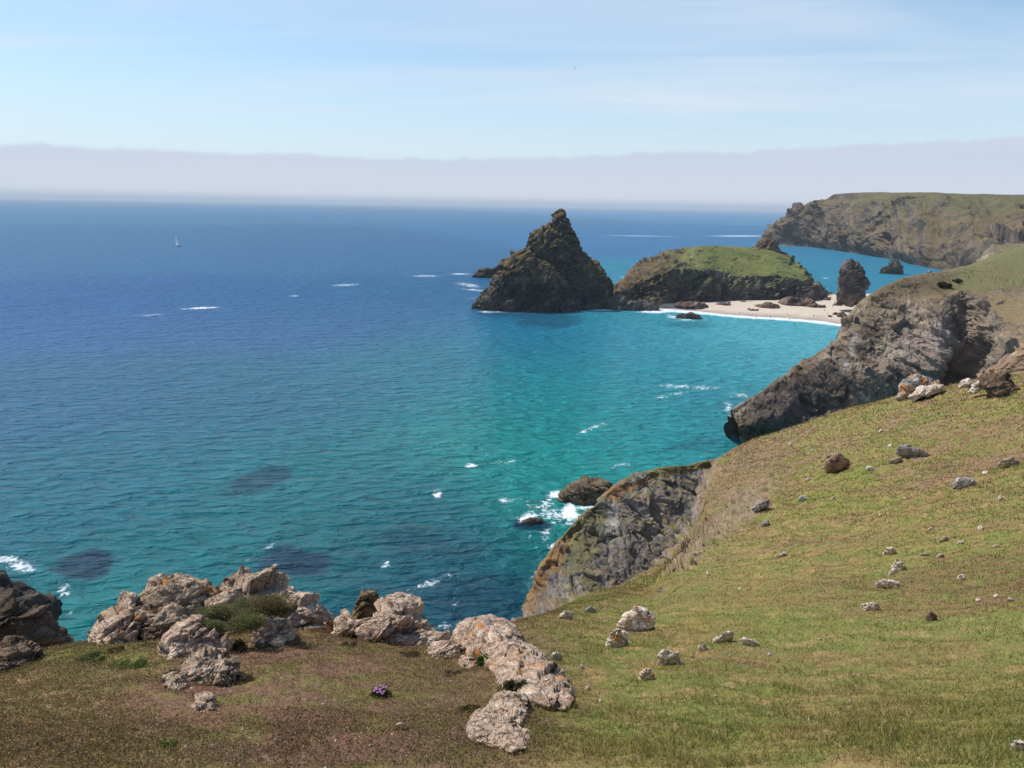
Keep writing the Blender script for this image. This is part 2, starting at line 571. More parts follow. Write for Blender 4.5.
soil = np.clip(1.0 * blob(200, 700, 90, 32, 10) + 0.8 * blob(320, 730, 120, 40) + 0.6 * blob(330, 665, 70, 25) + 0.5 * blob(260, 650, 50, 20), 0, 1) * (dd < 20)
green = np.clip(blob(120, 655, 45, 16, 10) + 0.9 * blob(70, 660, 50, 14) + 0.5 * blob(165, 750, 30, 12), 0, 1)
c = cmix(np.tile(GREEN, (len(flat), 1)), OLIVE, sm(-0.25, 0.25, nA + 0.5 * nB))
c = cmix(c, STRAW, sm(0.0, 0.45, nB + 0.6 * nC - 0.25 * nA) * 0.75)
c = cmix(c, BROWN, sm(0.12, 0.42, nD * 1.2 + 0.5 * nB) * 0.6)
mid = sm(22, 50, dd)
c = cmix(c, HEATHER, mid * sm(-0.1, 0.4, nA + nD + 0.35 * nC + 0.6 * blob(740, 470, 80, 30, -35)) * 0.75)
c = cmix(c, OCHRE, np.clip(blob(720, 610, 80, 22, -32) + 0.5 * blob(860, 540, 120, 40), 0, 1) * sm(0, 0.35, nB + 0.5 * nC + 0.1) * 0.65)
lush = np.clip(blob(860, 480, 48, 13, -25) + 0.8 * blob(840, 505, 25, 15) + 0.6 * blob(885, 548, 30, 14) + 0.7 * blob(920, 425, 70, 10, -18) + 0.5 * blob(1000, 720, 120, 50) + 0.5 * blob(690, 750, 90, 30) + 0.5 * blob(760, 625, 60, 15), 0, 1)
c = cmix(c, LUSH, lush * sm(-0.3, 0.2, nB) * 0.95)
bare = np.clip(blob(945, 437, 45, 9, -5) + 0.8 * blob(985, 455, 50, 12) + 0.6 * blob(1000, 430, 30, 20) + 0.6 * blob(740, 660, 45, 10), 0, 1)
c = cmix(c, BROWN * 1.15, bare * sm(-0.35, 0.25, nB) * 0.8)
c = cmix(c, OLIVE * 0.72, heath * 0.7)
c = cmix(c, DKH, heath * sm(-0.2, 0.25, nB + 0.8 * nC))
c = cmix(c, STRAW * 0.85, straw * sm(-0.3, 0.3, nB + nC) * 0.8)
c = cmix(c, SOIL, np.clip(soil * 1.2, 0, 1) * sm(-0.3, 0.2, nB + 0.5 * nA) * 0.9)
c = cmix(c, GREEN * 1.1, green * sm(-0.4, 0.1, nC) * 0.9)
c = cmix(c, lin(122, 104, 72), mid * sm(-0.35, 0.3, nA + 0.6 * nB) * 0.5)
c = cmix(c, GREY * (0.72), sm(0.45, 0.9, scree + 0.6 * nB + 0.5 * nC) * 0.6)
c = cmix(c, lin(150, 105, 90), sm(0.3, 0.8, scree + 0.3 * nB) * sm(0.05, 0.3, nC) * 0.35)
rc = cmix(np.tile(lin(80, 71, 63), (len(flat), 1)), lin(124, 111, 99), sm(-.3, .4, nC + nB))
c = cmix(c, rc, rockm * sm(-0.3, 0.1, nA + nB + 0.3))
c = cmix(c, lin(116, 102, 72), np.full(len(c), 0.16))
c *= np.array([1.62, 1.52, 1.48]) * (1 + 0.35 * nE)[:, None]
GC = np.clip(c, 0.005, 1)
quads = grid_faces(nr, nc)
hill = link('hillside', flat, quads, M_GROUND, colr=GC)
tag(hill, kind='structure')
bareg = bare
flat_g, nrg, ncg, heathg, soilg, screeg, rockg, ddg = flat, nr, nc, heath, soil, scree, rockm, dd
bvh = BVHTree.FromPolygons([Vector(p) for p in flat[::1]], [tuple(q) for q in quads.tolist()])


def on_ground(px, py):
    v = ray(px, py)
    h = bvh.ray_cast(Vector(CAM), Vector(v))
    return None if h[0] is None else np.array(h[0])


def gd(px, py):
    for k in range(40):
        p = on_ground(px, py + k)
        if p is not None: return hd(p)


# ------------------------------------------------------------------ rocks from outlines
def smooth_outline(pts, n):
    """closed polyline of world points -> n points evenly by length, lightly rounded"""
    p = np.array(pts, float)
    q = np.vstack([p, p[:1]])
    L = np.concatenate([[0], np.cumsum(np.linalg.norm(np.diff(q, axis=0), axis=1))])
    ti = np.linspace(0, L[-1], n, endpoint=False)
    o = np.stack([np.interp(ti, L, q[:, k]) for k in range(3)], 1)
    k = max(1, n // 160)
    for _ in range(1):
        o = (np.roll(o, k, 0) + 2 * o + np.roll(o, -k, 0)) / 4
    return o


def rock_body(outline, d, thick, gy=0.0, gx=0.0, nt=200, nf=110, seed=0, size=None, box=(0.75, 0.75), back=1.0, relief=0.8, bed=(0.3, 0.5, 0.2), stretch=(1, 1, 2.2), up=0.0, amp=(0.145, 0.075, 0.02, 0.02), crack=0.05, center=None, lump=0.03, anchor=None, warp=0.10, drape=False, ribs=None):
    o = np.array(outline, float)
    cx, cy = o[:, 0].mean(), (o[:, 1].mean() if anchor is None else anchor)
    wp = [P(x, y, d + gy * (y - cy) + gx * (x - cx)) for x, y in o]
    if drape:                       # a slab lying on the hill: follow the ground under it
        wp = []
        for x, y in o:
            p = on_ground(x, y)
            wp.append(P(x, y, d) if p is None or hd(p) > d else P(x, y, hd(p) - 0.03))
    b = smooth_outline(wp, nt)
    c = b.mean(0) if center is None else P(center[0], center[1], d)
    vdir = CAM - c
    vdir /= np.linalg.norm(vdir)
    vdir = vdir + np.array([0, 0, up]); vdir /= np.linalg.norm(vdir)
    ph = np.linspace(0, math.pi, nf)
    rho = np.maximum(np.sin(ph), 0) ** box[0]
    cc = np.sign(np.cos(ph)) * np.abs(np.cos(ph)) ** box[1]
    cc = np.where(cc < 0, cc * back, cc)
    g = c + rho[:, None, None] * (b[None] - c) + (cc * thick)[:, None, None] * vdir
    # lumpy before the facets so it is no lens
    sz = size or np.ptp(b, axis=0).max()
    gp = np.concatenate([g[:, -1:], g, g[:, :1]], 1)
    n = gnormals(gp)[:, 1:-1].reshape(-1, 3)
    f = g.reshape(-1, 3)
    out = f - (c - 0)
    sgn = np.sign((n * out).sum(1)); sgn[sgn == 0] = 1
    if np.mean(sgn) < 0: n = -n
    f = f + n * (lump * sz * fbm(f / sz * 2.2, 3, seed + 5))[:, None]
    f = f + n * (relief * rockrelief(f, sz, seed, bed, stretch, amp, crack, warp))[:, None]
    if ribs:
        f = f + n * (ribs[0] * ridged(g.reshape(-1, 3) * np.array(ribs[1]), 4, seed + 77))[:, None]
    # weld poles
    f[:nt] = f[:nt].mean(0); f[-nt:] = f[-nt:].mean(0)
    q = grid_faces(nf, nt, True)
    return f, q, c, sz


def vnormals(v, q):
    n = np.zeros_like(v)
    fn = np.cross(v[q[:, 2]] - v[q[:, 0]], v[q[:, 3]] - v[q[:, 1]])
    for k in range(4):
        np.add.at(n, q[:, k], fn)
    return n / np.maximum(np.linalg.norm(n, axis=1, keepdims=True), 1e-12)


def rock_colour(f, sz, seed, dark, midc, light, orange=0.0, white=0.0, lichen=(196, 122, 30), bedrot=(0.3, 0.5, 0.2)):
    q = f / sz
    a = fbm(q * 3.2, 4, seed + 60); b = fbm(q * 11, 4, seed + 61, 0.6); e = fbm(q * 34, 2, seed + 62)
    st = fbm((q @ rot(*bedrot).T) * np.array([2, 2, 14]), 3, seed + 63)
    k = a * 0.8 + b * 0.7 + 0.35 * st
    c = cmix(np.tile(lin(*dark), (len(f), 1)), lin(*midc), sm(-0.5, 0.0, k))
    c = cmix(c, lin(*light), sm(0.0, 0.5, k))
    stn = sm(0.05, 0.35, fbm(q * 2.6, 4, seed + 66, 0.6) + 0.25 * e)
    c = cmix(c, lin(*dark) * 0.62 + 0.02, stn * 0.3)
    if white:
        c = cmix(c, lin(222, 214, 200), sm(0.55 - white, 0.8 - white, fbm(q * 7, 4, seed + 64, 0.6) + 0.3 * e) * 0.75)
    if orange:
        m = sm(0.46 - 1.6 * orange, 0.58 - 1.6 * orange, fbm(q * 4.5, 4, seed + 65, 0.6) + 0.25 * b)
        c = cmix(c, lin(*lichen), m * 0.9)
    return np.clip(c * (1 + 0.3 * e)[:, None], 0.01, 1)


PINK = dict(dark=(120, 100, 82), midc=(186, 158, 134), light=(214, 192, 170))
TAN = dict(dark=(108, 92, 76), midc=(168, 144, 120), light=(204, 182, 158))
BRN = dict(dark=(74, 62, 52), midc=(118, 98, 80), light=(150, 126, 102))
GRY = dict(dark=(118, 110, 104), midc=(164, 155, 146), light=(202, 193, 182))
WHT = dict(dark=(166, 140, 116), midc=(212, 192, 170), light=(234, 220, 204))
SEA_ = dict(dark=(52, 48, 44), midc=(86, 78, 70), light=(124, 112, 98))


def rock(name, label, cat, outline, d, thick, pal=PINK, mat=None, group=None, orange=0.0, white=0.0, parent=None, colfn=None, **kw):
    if d is None:
        o = np.array(outline); h_ = np.ptp(o[:, 1])
        ya = o[:, 1].max() - kw.pop('foot', 0.40) * h_
        d = gd(o[:, 0].mean(), ya) + 0.25 * thick
        kw['anchor'] = ya
        kw.setdefault('gy', -0.016)
    seed = kw.pop('seed', int(abs(outline[0][0] * 13 + outline[0][1] * 7)) % 900)
    f, q, c, sz = rock_body(outline, d, thick, seed=seed, **kw)
    cl = rock_colour(f, sz, seed, orange=orange, white=white, **pal)
    if colfn: cl = colfn(f, vnormals(f, q), cl)
    base = c.copy(); base[2] = f[:, 2].min()
    ob = link(name, f, q, mat or M_ROCK_NEAR, origin=base, colr=cl, parent=parent)
    if parent is None: tag(ob, label, cat, group)
    return ob


G_OUT = None
HQ = dict(nt=300, nf=150)
rock('rock_outcrop', 'pinkish sloping outcrop slab at the cliff edge left of the dark hollow', 'rock',
     [(88, 652), (90, 640), (93, 630), (101, 616), (108, 612), (122, 601), (131, 595), (139, 597), (146, 612), (143, 630), (134, 648), (112, 660), (95, 660)], None, 0.55, PINK, orange=0.16, **HQ)
rock('rock_outcrop', 'large cliff edge outcrop with orange lichen along its top above a dark hollow', 'rock',
     [(134, 606), (141, 596), (147, 588), (152, 581), (160, 578), (175, 579), (190, 583), (206, 586), (214, 596), (212, 612), (200, 628), (182, 640), (160, 648), (142, 645), (134, 630)], None, 0.6, TAN, orange=0.16, white=0.1, up=0.2, **HQ)
rock('rock_outcrop', 'dark overhanging block on the front of the lichened outcrop', 'rock',
     [(136, 622), (140, 610), (150, 602), (162, 600), (172, 606), (176, 616), (170, 628), (160, 636), (146, 638), (138, 632)], None, 0.32, BRN, nt=220, nf=120, up=-0.5, seed=5)
rock('rock_outcrop', 'knobbly pink rock in the heath just below the lichened outcrop', 'rock',
     [(157, 668), (159, 652), (165, 638), (172, 630), (186, 623), (200, 619), (212, 627), (222, 639), (233, 652), (234, 666), (222, 672), (200, 672), (178, 674)], None, 0.45, PINK, **HQ, up=0.2)
rock('rock_outcrop', 'rounded tan rock half buried below the knobbly pink rock', 'rock',
     [(183, 676), (186, 664), (200, 657), (222, 660), (236, 664), (239, 674), (230, 690), (212, 697), (195, 697), (185, 690)], None, 0.32, TAN, nt=240, nf=130, up=0.2, amp=(.16, .09, .04, .03))
rock('boulder', 'small tan boulder with a dark front beside the half buried rock', 'rock',
     [(163, 684), (166, 677), (173, 673), (184, 674), (187, 686), (180, 696), (168, 694)], None, 0.2, TAN, nt=150, nf=80)
rock('boulder', 'lowest pinkish boulder of the chain under the lichened outcrop', 'rock',
     [(192, 708), (195, 700), (204, 695), (213, 698), (215, 708), (208, 718), (198, 718)], None, 0.14, PINK, nt=150, nf=80)
rock('rock_outcrop', 'broad pale slab with cracks at the cliff edge behind the heather bush', 'rock',
     [(214, 600), (218, 586), (222, 577), (229, 578), (236, 581), (262, 581), (267, 584), (285, 586), (300, 593), (313, 600), (325, 608), (332, 618), (334, 632), (310, 644), (270, 650), (235, 645), (216, 625)], None, 0.6, PINK, orange=0.06, white=0.08, up=0.35, box=(0.65, 0.8), **HQ)
rock('rock_outcrop', 'flat pinkish slab below the heather bush', 'rock',
     [(252, 648), (256, 632), (272, 624), (290, 620), (294, 632), (290, 645), (280, 653), (262, 655)], None, 0.3, PINK, nt=200, nf=100, up=0.4)
rock('rock_outcrop', 'dark lichened stump rock standing behind the middle slab', 'rock',
     [(350, 626), (354, 612), (358, 600), (363, 592), (370, 588), (377, 592), (381, 601), (383, 614), (376, 628)], 12.6, 0.28, dict(dark=(70, 60, 48), midc=(112, 96, 72), light=(150, 130, 100)), orange=0.14, nt=200, nf=110)
rock('rock_outcrop', 'middle pale ridge slab with fine vertical cracks at the cliff edge', 'rock',
     [(336, 634), (340, 624), (347, 616), (360, 612), (372, 609), (380, 605), (390, 600), (400, 601), (415, 609), (430, 620), (442, 629), (447, 636), (443, 646), (432, 655), (415, 656), (395, 648), (370, 642), (350, 642)], None, 0.42, PINK, orange=0.10, up=0.2, **HQ)
rock('boulder', 'blocky pale boulder at the right end of the middle ridge slab', 'rock',
     [(426, 652), (432, 644), (440, 639), (449, 638), (458, 645), (462, 656), (458, 666), (446, 668), (432, 662)], None, 0.28, PINK, nt=190, nf=100)
rock('boulder', 'small pale stone wedged between the blocky boulder and the long slab', 'rock',
     [(458, 664), (462, 656), (470, 655), (477, 660), (478, 668), (468, 674), (460, 671)], None, 0.16, PINK, nt=130, nf=70)
rock('rock_outcrop', 'long pink ribbed slab dipping right with orange lichen patches near its top', 'rock',
     [(450, 640), (454, 630), (463, 623), (478, 618), (492, 619), (505, 623), (514, 629), (524, 642), (540, 658), (555, 674), (566, 689), (574, 704), (568, 712), (552, 710), (535, 705), (520, 699), (508, 692), (498, 682), (484, 668), (468, 655)], 11.9, 0.34, PINK, orange=0.15, size=1.1, relief=0.5, drape=True, white=0.05, up=0.5, stretch=(1, 1, 3.5), bed=(0.2, -0.75, 0.1), **HQ)
rock('rock_outcrop', 'low knobbly pale rock in the turf below the long ribbed slab', 'rock',
     [(467, 736), (470, 722), (474, 713), (486, 711), (497, 700), (502, 690), (512, 690), (522, 697), (531, 706), (524, 716), (522, 727), (532, 738), (528, 750), (512, 754), (492, 748), (478, 744)], 8.5, 0.14, PINK, up=0.7, size=0.8, relief=0.45, drape=True, amp=(.12, .10, .05, .04), **HQ)
rock('boulder', 'rounded brown boulder with a grey face at the left cliff edge', 'rock',
     [(-14, 668), (-8, 652), (4, 643), (12, 641), (25, 642), (38, 650), (41, 656), (32, 668), (22, 678), (6, 682), (-10, 680)], None, 0.45, BRN, nt=240, nf=120, seed=31)
rock('crag', 'brown rounded crag below the left cliff edge', 'crag',
     [(-120, 720), (-110, 640), (-60, 605), (-20, 598), (5, 601), (16, 603), (30, 617), (45, 628), (56, 640), (70, 652), (66, 700), (20, 740)], 20, 2.2, dict(dark=(54, 44, 38), midc=(92, 75, 62), light=(126, 104, 86)), nt=300, nf=150, seed=41)
rock('crag', 'dark jagged wet crag standing in the sea at the far left', 'crag',
     [(-150, 700), (-140, 590), (-70, 570), (-20, 570), (-4, 575), (3, 574), (6, 583), (18, 584), (34, 588), (46, 593), (55, 601), (60, 610), (58, 620), (50, 630), (55, 690)], 98, 6, dict(dark=(44, 40, 37), midc=(72, 66, 60), light=(112, 102, 90)), mat=M_ROCK_FAR, nt=320, nf=160, seed=43, stretch=(2.2, 1, 1), bed=(0.1, 0.3, 0.0), amp=(.05, .05, .03, .03), crack=0.02)

# stones lying in the turf, set on the ground where the eye meets it
def stone(label, px, py, w_, h_, pal=WHT, orange=0.0, ang=0.0, thick=0.8, sink=0.40, name='stone', cat='stone', group=None, seed=None, white=0.0, squash=1.0):
    p = on_ground(px, py + h_ * (0.5 - sink))
    if p is None: return None
    d = hd(p)
    s = int(px * 3 + py) if seed is None else seed
    r = np.random.default_rng(s)
    k = 11
    a = np.linspace(0, 2 * math.pi, k, endpoint=False) + r.uniform(-.2, .2, k)
    rad = r.uniform(0.8, 1.15, k)
    x = np.cos(a) * rad * w_ / 2; y = np.sin(a) * rad * h_ / 2
    ca, sa = math.cos(R(ang)), math.sin(R(ang))
    ol = [(px + u * ca - v * sa, py + u * sa + v * ca) for u, v in zip(x, y)]
    size_m = w_ * d / F
    nt = int(np.clip(max(w_, h_) * 7, 60, 200))
    return rock(name, label, cat, ol, d, size_m * 0.5 * thick, pal, group=group, orange=orange, white=white, nt=nt, nf=nt // 2, seed=s % 900, up=0.45, bed=tuple(r.uniform(-1.2, 1.2, 3)), stretch=(1, 1, 1.35),
                amp=(.09, .05, .02, .02), crack=0.02, lump=0.07)

stone('tall white rock with broad orange lichen band, upper of the pair on the slope', 638, 627, 38, 40, WHT, 0.22, ang=35, thick=0.7)
stone('leaning white and orange rock at the lower left of the lichened pair', 618, 644, 22, 33, WHT, 0.22, ang=-10)
stone('upright orange and white stone, lowest of the pale stones on the near slope', 646, 678, 16, 20, WHT, 0.22)
stone('spiky pale stone just right of the upright orange stone', 670, 661, 22, 26, WHT, 0.02, ang=-30)
stone('blunt pale stone at the left end of the slanting white pair', 703, 650, 13, 12, WHT, 0.05)
stone('long slanting white stone with a raised right end', 722, 641, 27, 11, WHT, 0.03, ang=-38)
stone('low white stone with a tail at the right end of the pale row', 750, 644, 20, 9, WHT, 0.0, ang=12)
stone('smooth rounded white boulder alone in the turf', 870, 609, 20, 12, WHT, 0.0, ang=-8)
stone('orange topped stone with a dark right face on the slope', 899, 568, 13, 19, WHT, 0.2, ang=-15)
stone('pale stone leaning against the orange topped stone', 893, 573, 9, 9, WHT)
stone('lumpy white stone in front of the orange topped stone', 887, 586, 26, 11, WHT, 0.05, ang=10)
stone('small orange lichened stone above the orange topped stone', 890, 553, 13, 10, WHT, 0.25, ang=-20)
stone('small forked white stone alone in the right hand turf', 961, 579, 10, 8, WHT, ang=-20)
stone('big angular brown block with a dark underside on the hillside', 836, 464, 25, 18, BRN | dict(light=(186, 150, 124), midc=(160, 126, 104)), 0.0, ang=-18, thick=0.9, sink=0.05)
stone('thin pale flake touching the angular brown block', 831, 457, 12, 5, TAN, ang=-10)
stone('squat cream stone right of the angular brown block', 870, 470, 9, 8, WHT)
stone('dark grey outcrop slab lying across the upper hillside', 914, 455, 34, 9, GRY, ang=12, thick=0.9)
stone('grey stone at the left end of the dark outcrop slab', 905, 449, 14, 8, GRY)
stone('tan wedge left of the dark outcrop slab', 894, 463, 18, 7, TAN, ang=-28)
stone('grey boulder with an orange right end on the hillside', 965, 486, 28, 14, GRY | dict(light=(206, 196, 184)), 0.1, ang=-8)
stone('flat tan stone with orange lichen near the right edge', 1009, 465, 24, 12, TAN, 0.12)
stone('white stone at the right edge of the foreground turf', 1018, 748, 20, 13, WHT, ang=-12)
stone('cream stone in the turf right of the long ribbed slab', 556, 659, 13, 12, WHT, 0.0, ang=-30)
stone('orange lichened stone beside the cream stone', 545, 664, 9, 9, TAN, 0.25)
stone('brown turf covered lump right of the white boulder', 931, 619, 12, 14, BRN)
stone('flat pale flake lying in the ochre turf', 780, 557, 17, 4, WHT, ang=-22)
stone('long thin white stone slanting in the upper turf', 943, 541, 14, 4, WHT, ang=-28)
stone('thin white stone below the long slanting one', 939, 557, 11, 4, WHT, ang=-25)
stone('flat white sliver left of the thin white stones', 924, 555, 10, 3, WHT)
stone('round white stone near the long thin one', 961, 543, 7, 5, WHT)
stone('small white stone right of the round white stone', 996, 547, 8, 4, WHT, ang=-10)
stone('small white triangular stone in the lush green patch', 833, 499, 4, 6, WHT)
stone('small cream stone left of the angular brown block', 808, 480, 6, 4, WHT)
stone('flat cream stone in the brown soil below the heath', 401, 729, 15, 11, WHT | dict(light=(206, 184, 160), midc=(186, 160, 136)))
stone('tiny pale stone in the heath left of the flat cream stone', 371, 746, 5, 4, WHT)
stone('white stone cap at the foot of the scree', 566, 617, 14, 12, WHT, 0.04)
stone('pale stone on the cliff edge under the spur', 590, 611, 12, 8, GRY)
stone('grey bedrock patch showing through the scree', 760, 508, 24, 9, GRY, ang=-40, name='stone')
stone('grey bedrock block lowest in the scree', 765, 525, 10, 9, GRY)
stone('grey bedrock block at the right side of the scree', 803, 500, 9, 9, GRY)

tiny = None
for i, (px, py, w_) in enumerate(((692, 657, 5), (655, 697, 4), (770, 656, 5), (708, 575, 5), (800, 562, 4), (980, 530, 5), (1000, 500, 5), (905, 500, 4), (880, 516, 4), (985, 475, 5), (920, 478, 4), (1010, 601, 5),
                                 (995, 598, 5), (978, 602, 5), (850, 702, 4), (716, 697, 4), (600, 702, 5), (588, 690, 6), (862, 690, 4), (930, 530, 4), (890, 447, 4), (790, 446, 5), (812, 452, 4), (880, 432, 4), (740, 590, 4), (582, 668, 6), (820, 640, 4))):
    if tiny is None:
        tiny = stone('tiny white stone half buried in the turf of the slope', px, py, 5, 4, WHT, group='tiny white stones in the turf')
        td = hd(np.array(tiny.location)); continue
    p = on_ground(px, py)
    if p is None: continue
    o = tiny.copy(); col.objects.link(o)
    o.location = p - np.array([0, 0, 0.004 * hd(p) * 0.3])
    k = (hd(p) / td) * w_ / 5.0
    o.scale = (k, k, k * 0.8); o.rotation_euler = (0, 0, i * 1.7)

# ledge rocks on the skyline of the slope
rock('boulder', 'large dark overhanging boulder on the skyline at the right edge', 'rock',
     [(979, 381), (984, 377), (996, 376), (1006, 374), (1012, 381), (1018, 388), (1017, 398), (1008, 402), (1000, 408), (994, 404), (993, 396), (986, 388)], None, 2.0, dict(dark=(70, 54, 42), midc=(104, 84, 66), light=(146, 116, 92)), mat=M_ROCK_FAR, nt=200, nf=110, up=-0.3)
rock('boulder', 'bright orange lichened rock on the skyline of the slope', 'rock',
     [(897, 398), (900, 388), (908, 376), (917, 375), (930, 379), (940, 384), (930, 394), (915, 400)], 97, 2.2, GRY, mat=M_ROCK_FAR, orange=0.22, nt=200, nf=100)
rock('boulder', 'pale rock with an orange tip in front of the bright orange rock', 'rock',
     [(909, 397), (917, 389), (932, 384), (944, 386), (941, 392), (926, 396), (914, 402)], 92, 1.5, WHT, mat=M_ROCK_FAR, orange=0.06, nt=160, nf=80)
rock('boulder', 'small cream rock on the skyline between the orange rock and the dark boulder', 'rock',
     [(958, 388), (962, 380), (970, 378), (974, 384), (966, 389)], 92, 0.8, WHT, mat=M_ROCK_FAR, nt=120, nf=60)
rock('boulder', 'pale leaning rock touching the dark overhanging boulder', 'rock',
     [(970, 393), (974, 384), (982, 378), (986, 382), (981, 389), (974, 394)], 84, 0.9, WHT, mat=M_ROCK_FAR, nt=130, nf=70)
rock('crag', 'brown blocky crag behind the dark boulder at the right edge', 'crag',
     [(984, 384), (990, 368), (1002, 360), (1014, 350), (1028, 342), (1060, 334), (1090, 335), (1090, 392), (1020, 392)], 112, 4.0, dict(dark=(94, 74, 58), midc=(150, 124, 100), light=(184, 156, 130)), mat=M_ROCK_FAR, orange=0.06, nt=240, nf=120)

# ------------------------------------------------------------------ rocky spur (cliff)
def cliff_palette(f, n, sz, seed, dark, midc, light, grassc=None, gthr=0.55, pale=0.0, orange=None):
    q = f / sz
    a = fbm(q * 2, 4, seed); b = fbm(q * 8, 4, seed + 1, 0.6); e = fbm(q * 26, 2, seed + 2)
    k = a + 0.7 * b
    c = cmix(np.tile(lin(*dark), (len(f), 1)), lin(*midc), sm(-0.5, 0.0, k))
    c = cmix(c, lin(*light), sm(0.0, 0.55, k))
    if grassc is not None:
        m = sm(gthr - 0.12, gthr + 0.12, n[:, 2] + 0.30 * a + 0.22 * b + 0.1 * e)
        gc_ = cmix(np.tile(lin(*grassc[0]), (len(f), 1)), lin(*grassc[1]), sm(-0.3, 0.3, a + b))
        c = cmix(c, gc_, m)
    return np.clip(c * (1 + 0.3 * e)[:, None], 0.01, 1), a, b, e


cl = []
ridge = [(505, 690, 74), (525, 616, 77), (545, 560, 80), (570, 526, 83), (599, 501, 85.5), (612, 488, 87), (650, 470, 91), (700, 463, 95), (735, 456, 99), (790, 440, 104)]
face = [((515, 690), (530, 690), (545, 700)), ((540, 622), (560, 630), (580, 640)), ((565, 572), (590, 605), (605, 630)),
        ((595, 552), (615, 590), (630, 620)), ((622, 538), (640, 580), (652, 615)), ((638, 524), (660, 570), (670, 605)),
        ((668, 505), (685, 545), (695, 590)), ((706, 490), (716, 515), (722, 545)), ((738, 478), (742, 497), (745, 520)), ((790, 455), (790, 475), (790, 500))]
for (x, y, d), fs in zip(ridge, face):
    r0 = P(x, y, d)
    b1 = Z(x - 4, d + 5, r0[2] - 5.5, y); b2 = Z(x - 10, d + 26, -4, y)
    k = 0.5 if x > 720 else 1.0
    f0 = P(x + 0.25 * (fs[0][0] - x), y + 0.25 * (fs[0][1] - y), d - 0.8)
    cl.append([b2, b1, r0, f0, P(*fs[0], d - 3.2), P(*fs[1], d - 6.8), P(*fs[2], d - 10.0)])
g = loft(np.swapaxes(np.array(cl), 0, 1), (20, 30, 40, 80, 90, 60), (25, 50, 55, 45, 35, 60, 70, 50, 40))
f = g.reshape(-1, 3)
n = bnormals(g).reshape(-1, 3)
if n[:, 2].mean() < 0: n = -n
ri = np.repeat(np.arange(g.shape[0]), g.shape[1])
edge = 0.3 + 0.7 * sm(0, 22, np.abs(ri - 50))
f = f + n * (edge * rockrelief(f, 13, 301, (0.2, -0.6, 0.3), (1, 1, 2.4), (.09, .035, .014, .035), 0.03, 0.15))[:, None]
f = f + n * (0.4 * edge * fbm(f * 0.35, 4, 305))[:, None]
n2 = gnormals(f.reshape(g.shape)).reshape(-1, 3)
if n2[:, 2].mean() < 0: n2 = -n2
c, a, b, e = cliff_palette(f, n2, 10, 310, (96, 90, 86), (134, 125, 118), (166, 156, 147), ((112, 106, 66), (136, 118, 84)), 0.78)
pxs, pys = project(f)
lm = np.clip(blob(612, 492, 16, 12) + blob(645, 480, 26, 6, -25) + 0.95 * blob(548, 562, 12, 70, 37) + 0.7 * blob(530, 612, 14, 22, 20) + 0.8 * blob(690, 462, 25, 5) + 0.5 * blob(560, 570, 20, 40, 35), 0, 1)
c = cmix(c, lin(150, 108, 56), sm(0.55, 1.0, lm + 0.7 * b + 0.3 * a + 0.2 * e) * 0.75)
gm = np.clip(blob(592, 520, 30, 40, 40) + 0.7 * blob(575, 560, 22, 30), 0, 1)
c = cmix(c, lin(116, 110, 68), sm(0.5, 1.0, gm + 0.8 * b + 0.4 * a) * 0.7)
tm = np.clip(blob(690, 462, 60, 9, -18) + blob(735, 452, 40, 12, -18), 0, 1)
c = cmix(c, lin(122, 112, 66), sm(0.4, 0.7, tm + 0.3 * b) * 0.9)
pm = np.clip(blob(612, 522, 9, 24, 8) + 0.8 * blob(640, 477, 18, 4, -30) + 0.5 * blob(560, 598, 14, 18, 20), 0, 1)
c = cmix(c, lin(176, 170, 160), sm(0.45, 0.8, pm + 0.3 * b) * 0.75)
spur = link('cliff', f, grid_faces(*g.shape[:2]), M_ROCK_FAR, colr=c)
tag(spur, kind='structure')

# ------------------------------------------------------------------ headland beyond the spur
rows = []
hr = [(731, 409, 197), (760, 392, 205), (800, 365, 222), (832, 346, 235), (849, 315, 248), (870, 295, 258), (905, 278, 268), (935, 273, 280), (965, 267, 310), (995, 257, 345), (1024, 248, 380), (1110, 236, 430)]
h0 = [(733, 412, 195), (764, 396, 202), (805, 371, 217), (837, 352, 229), (856, 326, 241), (877, 307, 250), (905, 291, 259), (940, 291, 262), (965, 295, 262), (995, 300, 258), (1024, 306, 255), (1110, 310, 250)]
h1 = [(738, 421, 192.5), (770, 407, 197.5), (807, 386, 211), (838, 370, 220), (862, 350, 231), (885, 336, 239), (912, 326, 244), (938, 324, 245), (964, 325, 256), (992, 330, 241), (1024, 333, 238), (1110, 335, 232)]
h2 = [(742, 430, 191), (775, 421, 194), (811, 410, 205), (845, 398, 212), (870, 388, 221), (893, 378, 229), (918, 368, 233), (938, 362, 234), (968, 362, 246), (988, 358, 231), (1024, 360, 227), (1110, 360, 222)]
for i in range(12):
    x, y, d = hr[i]
    r0 = P(x, y, d)
    bk = (14, -12, 55, -4) if i < 7 else ((30, -8, 120, 8) if i < 9 else (60, -3, 330, 38))
    b1 = Z(x, d + bk[0], r0[2] + bk[1], y); b2 = Z(x, d + bk[2], bk[3], y)
    if i == 0: ft = Pz(734, 446, -3)
    elif i == 1: ft = Pz(766, 446, -3)
    else: ft = Z(h2[i][0], h2[i][2] - 8, -3, h2[i][1])
    rows.append([b2, b1, r0, P(*h0[i]), P(*h1[i]), P(*h2[i]), ft])
g = loft(np.swapaxes(np.array(rows), 0, 1), (25, 25, 60, 90, 100, 70), (40, 55, 50, 50, 55, 60, 55, 50, 45, 45, 40))
f = g.reshape(-1, 3)
n = bnormals(g).reshape(-1, 3)
if n[:, 2].mean() < 0: n = -n
slp = n[:, 2]
rocky = 1 - sm(0.84, 0.97, slp)
pxs, pys = project(f)
ri = np.repeat(np.arange(g.shape[0]), g.shape[1])
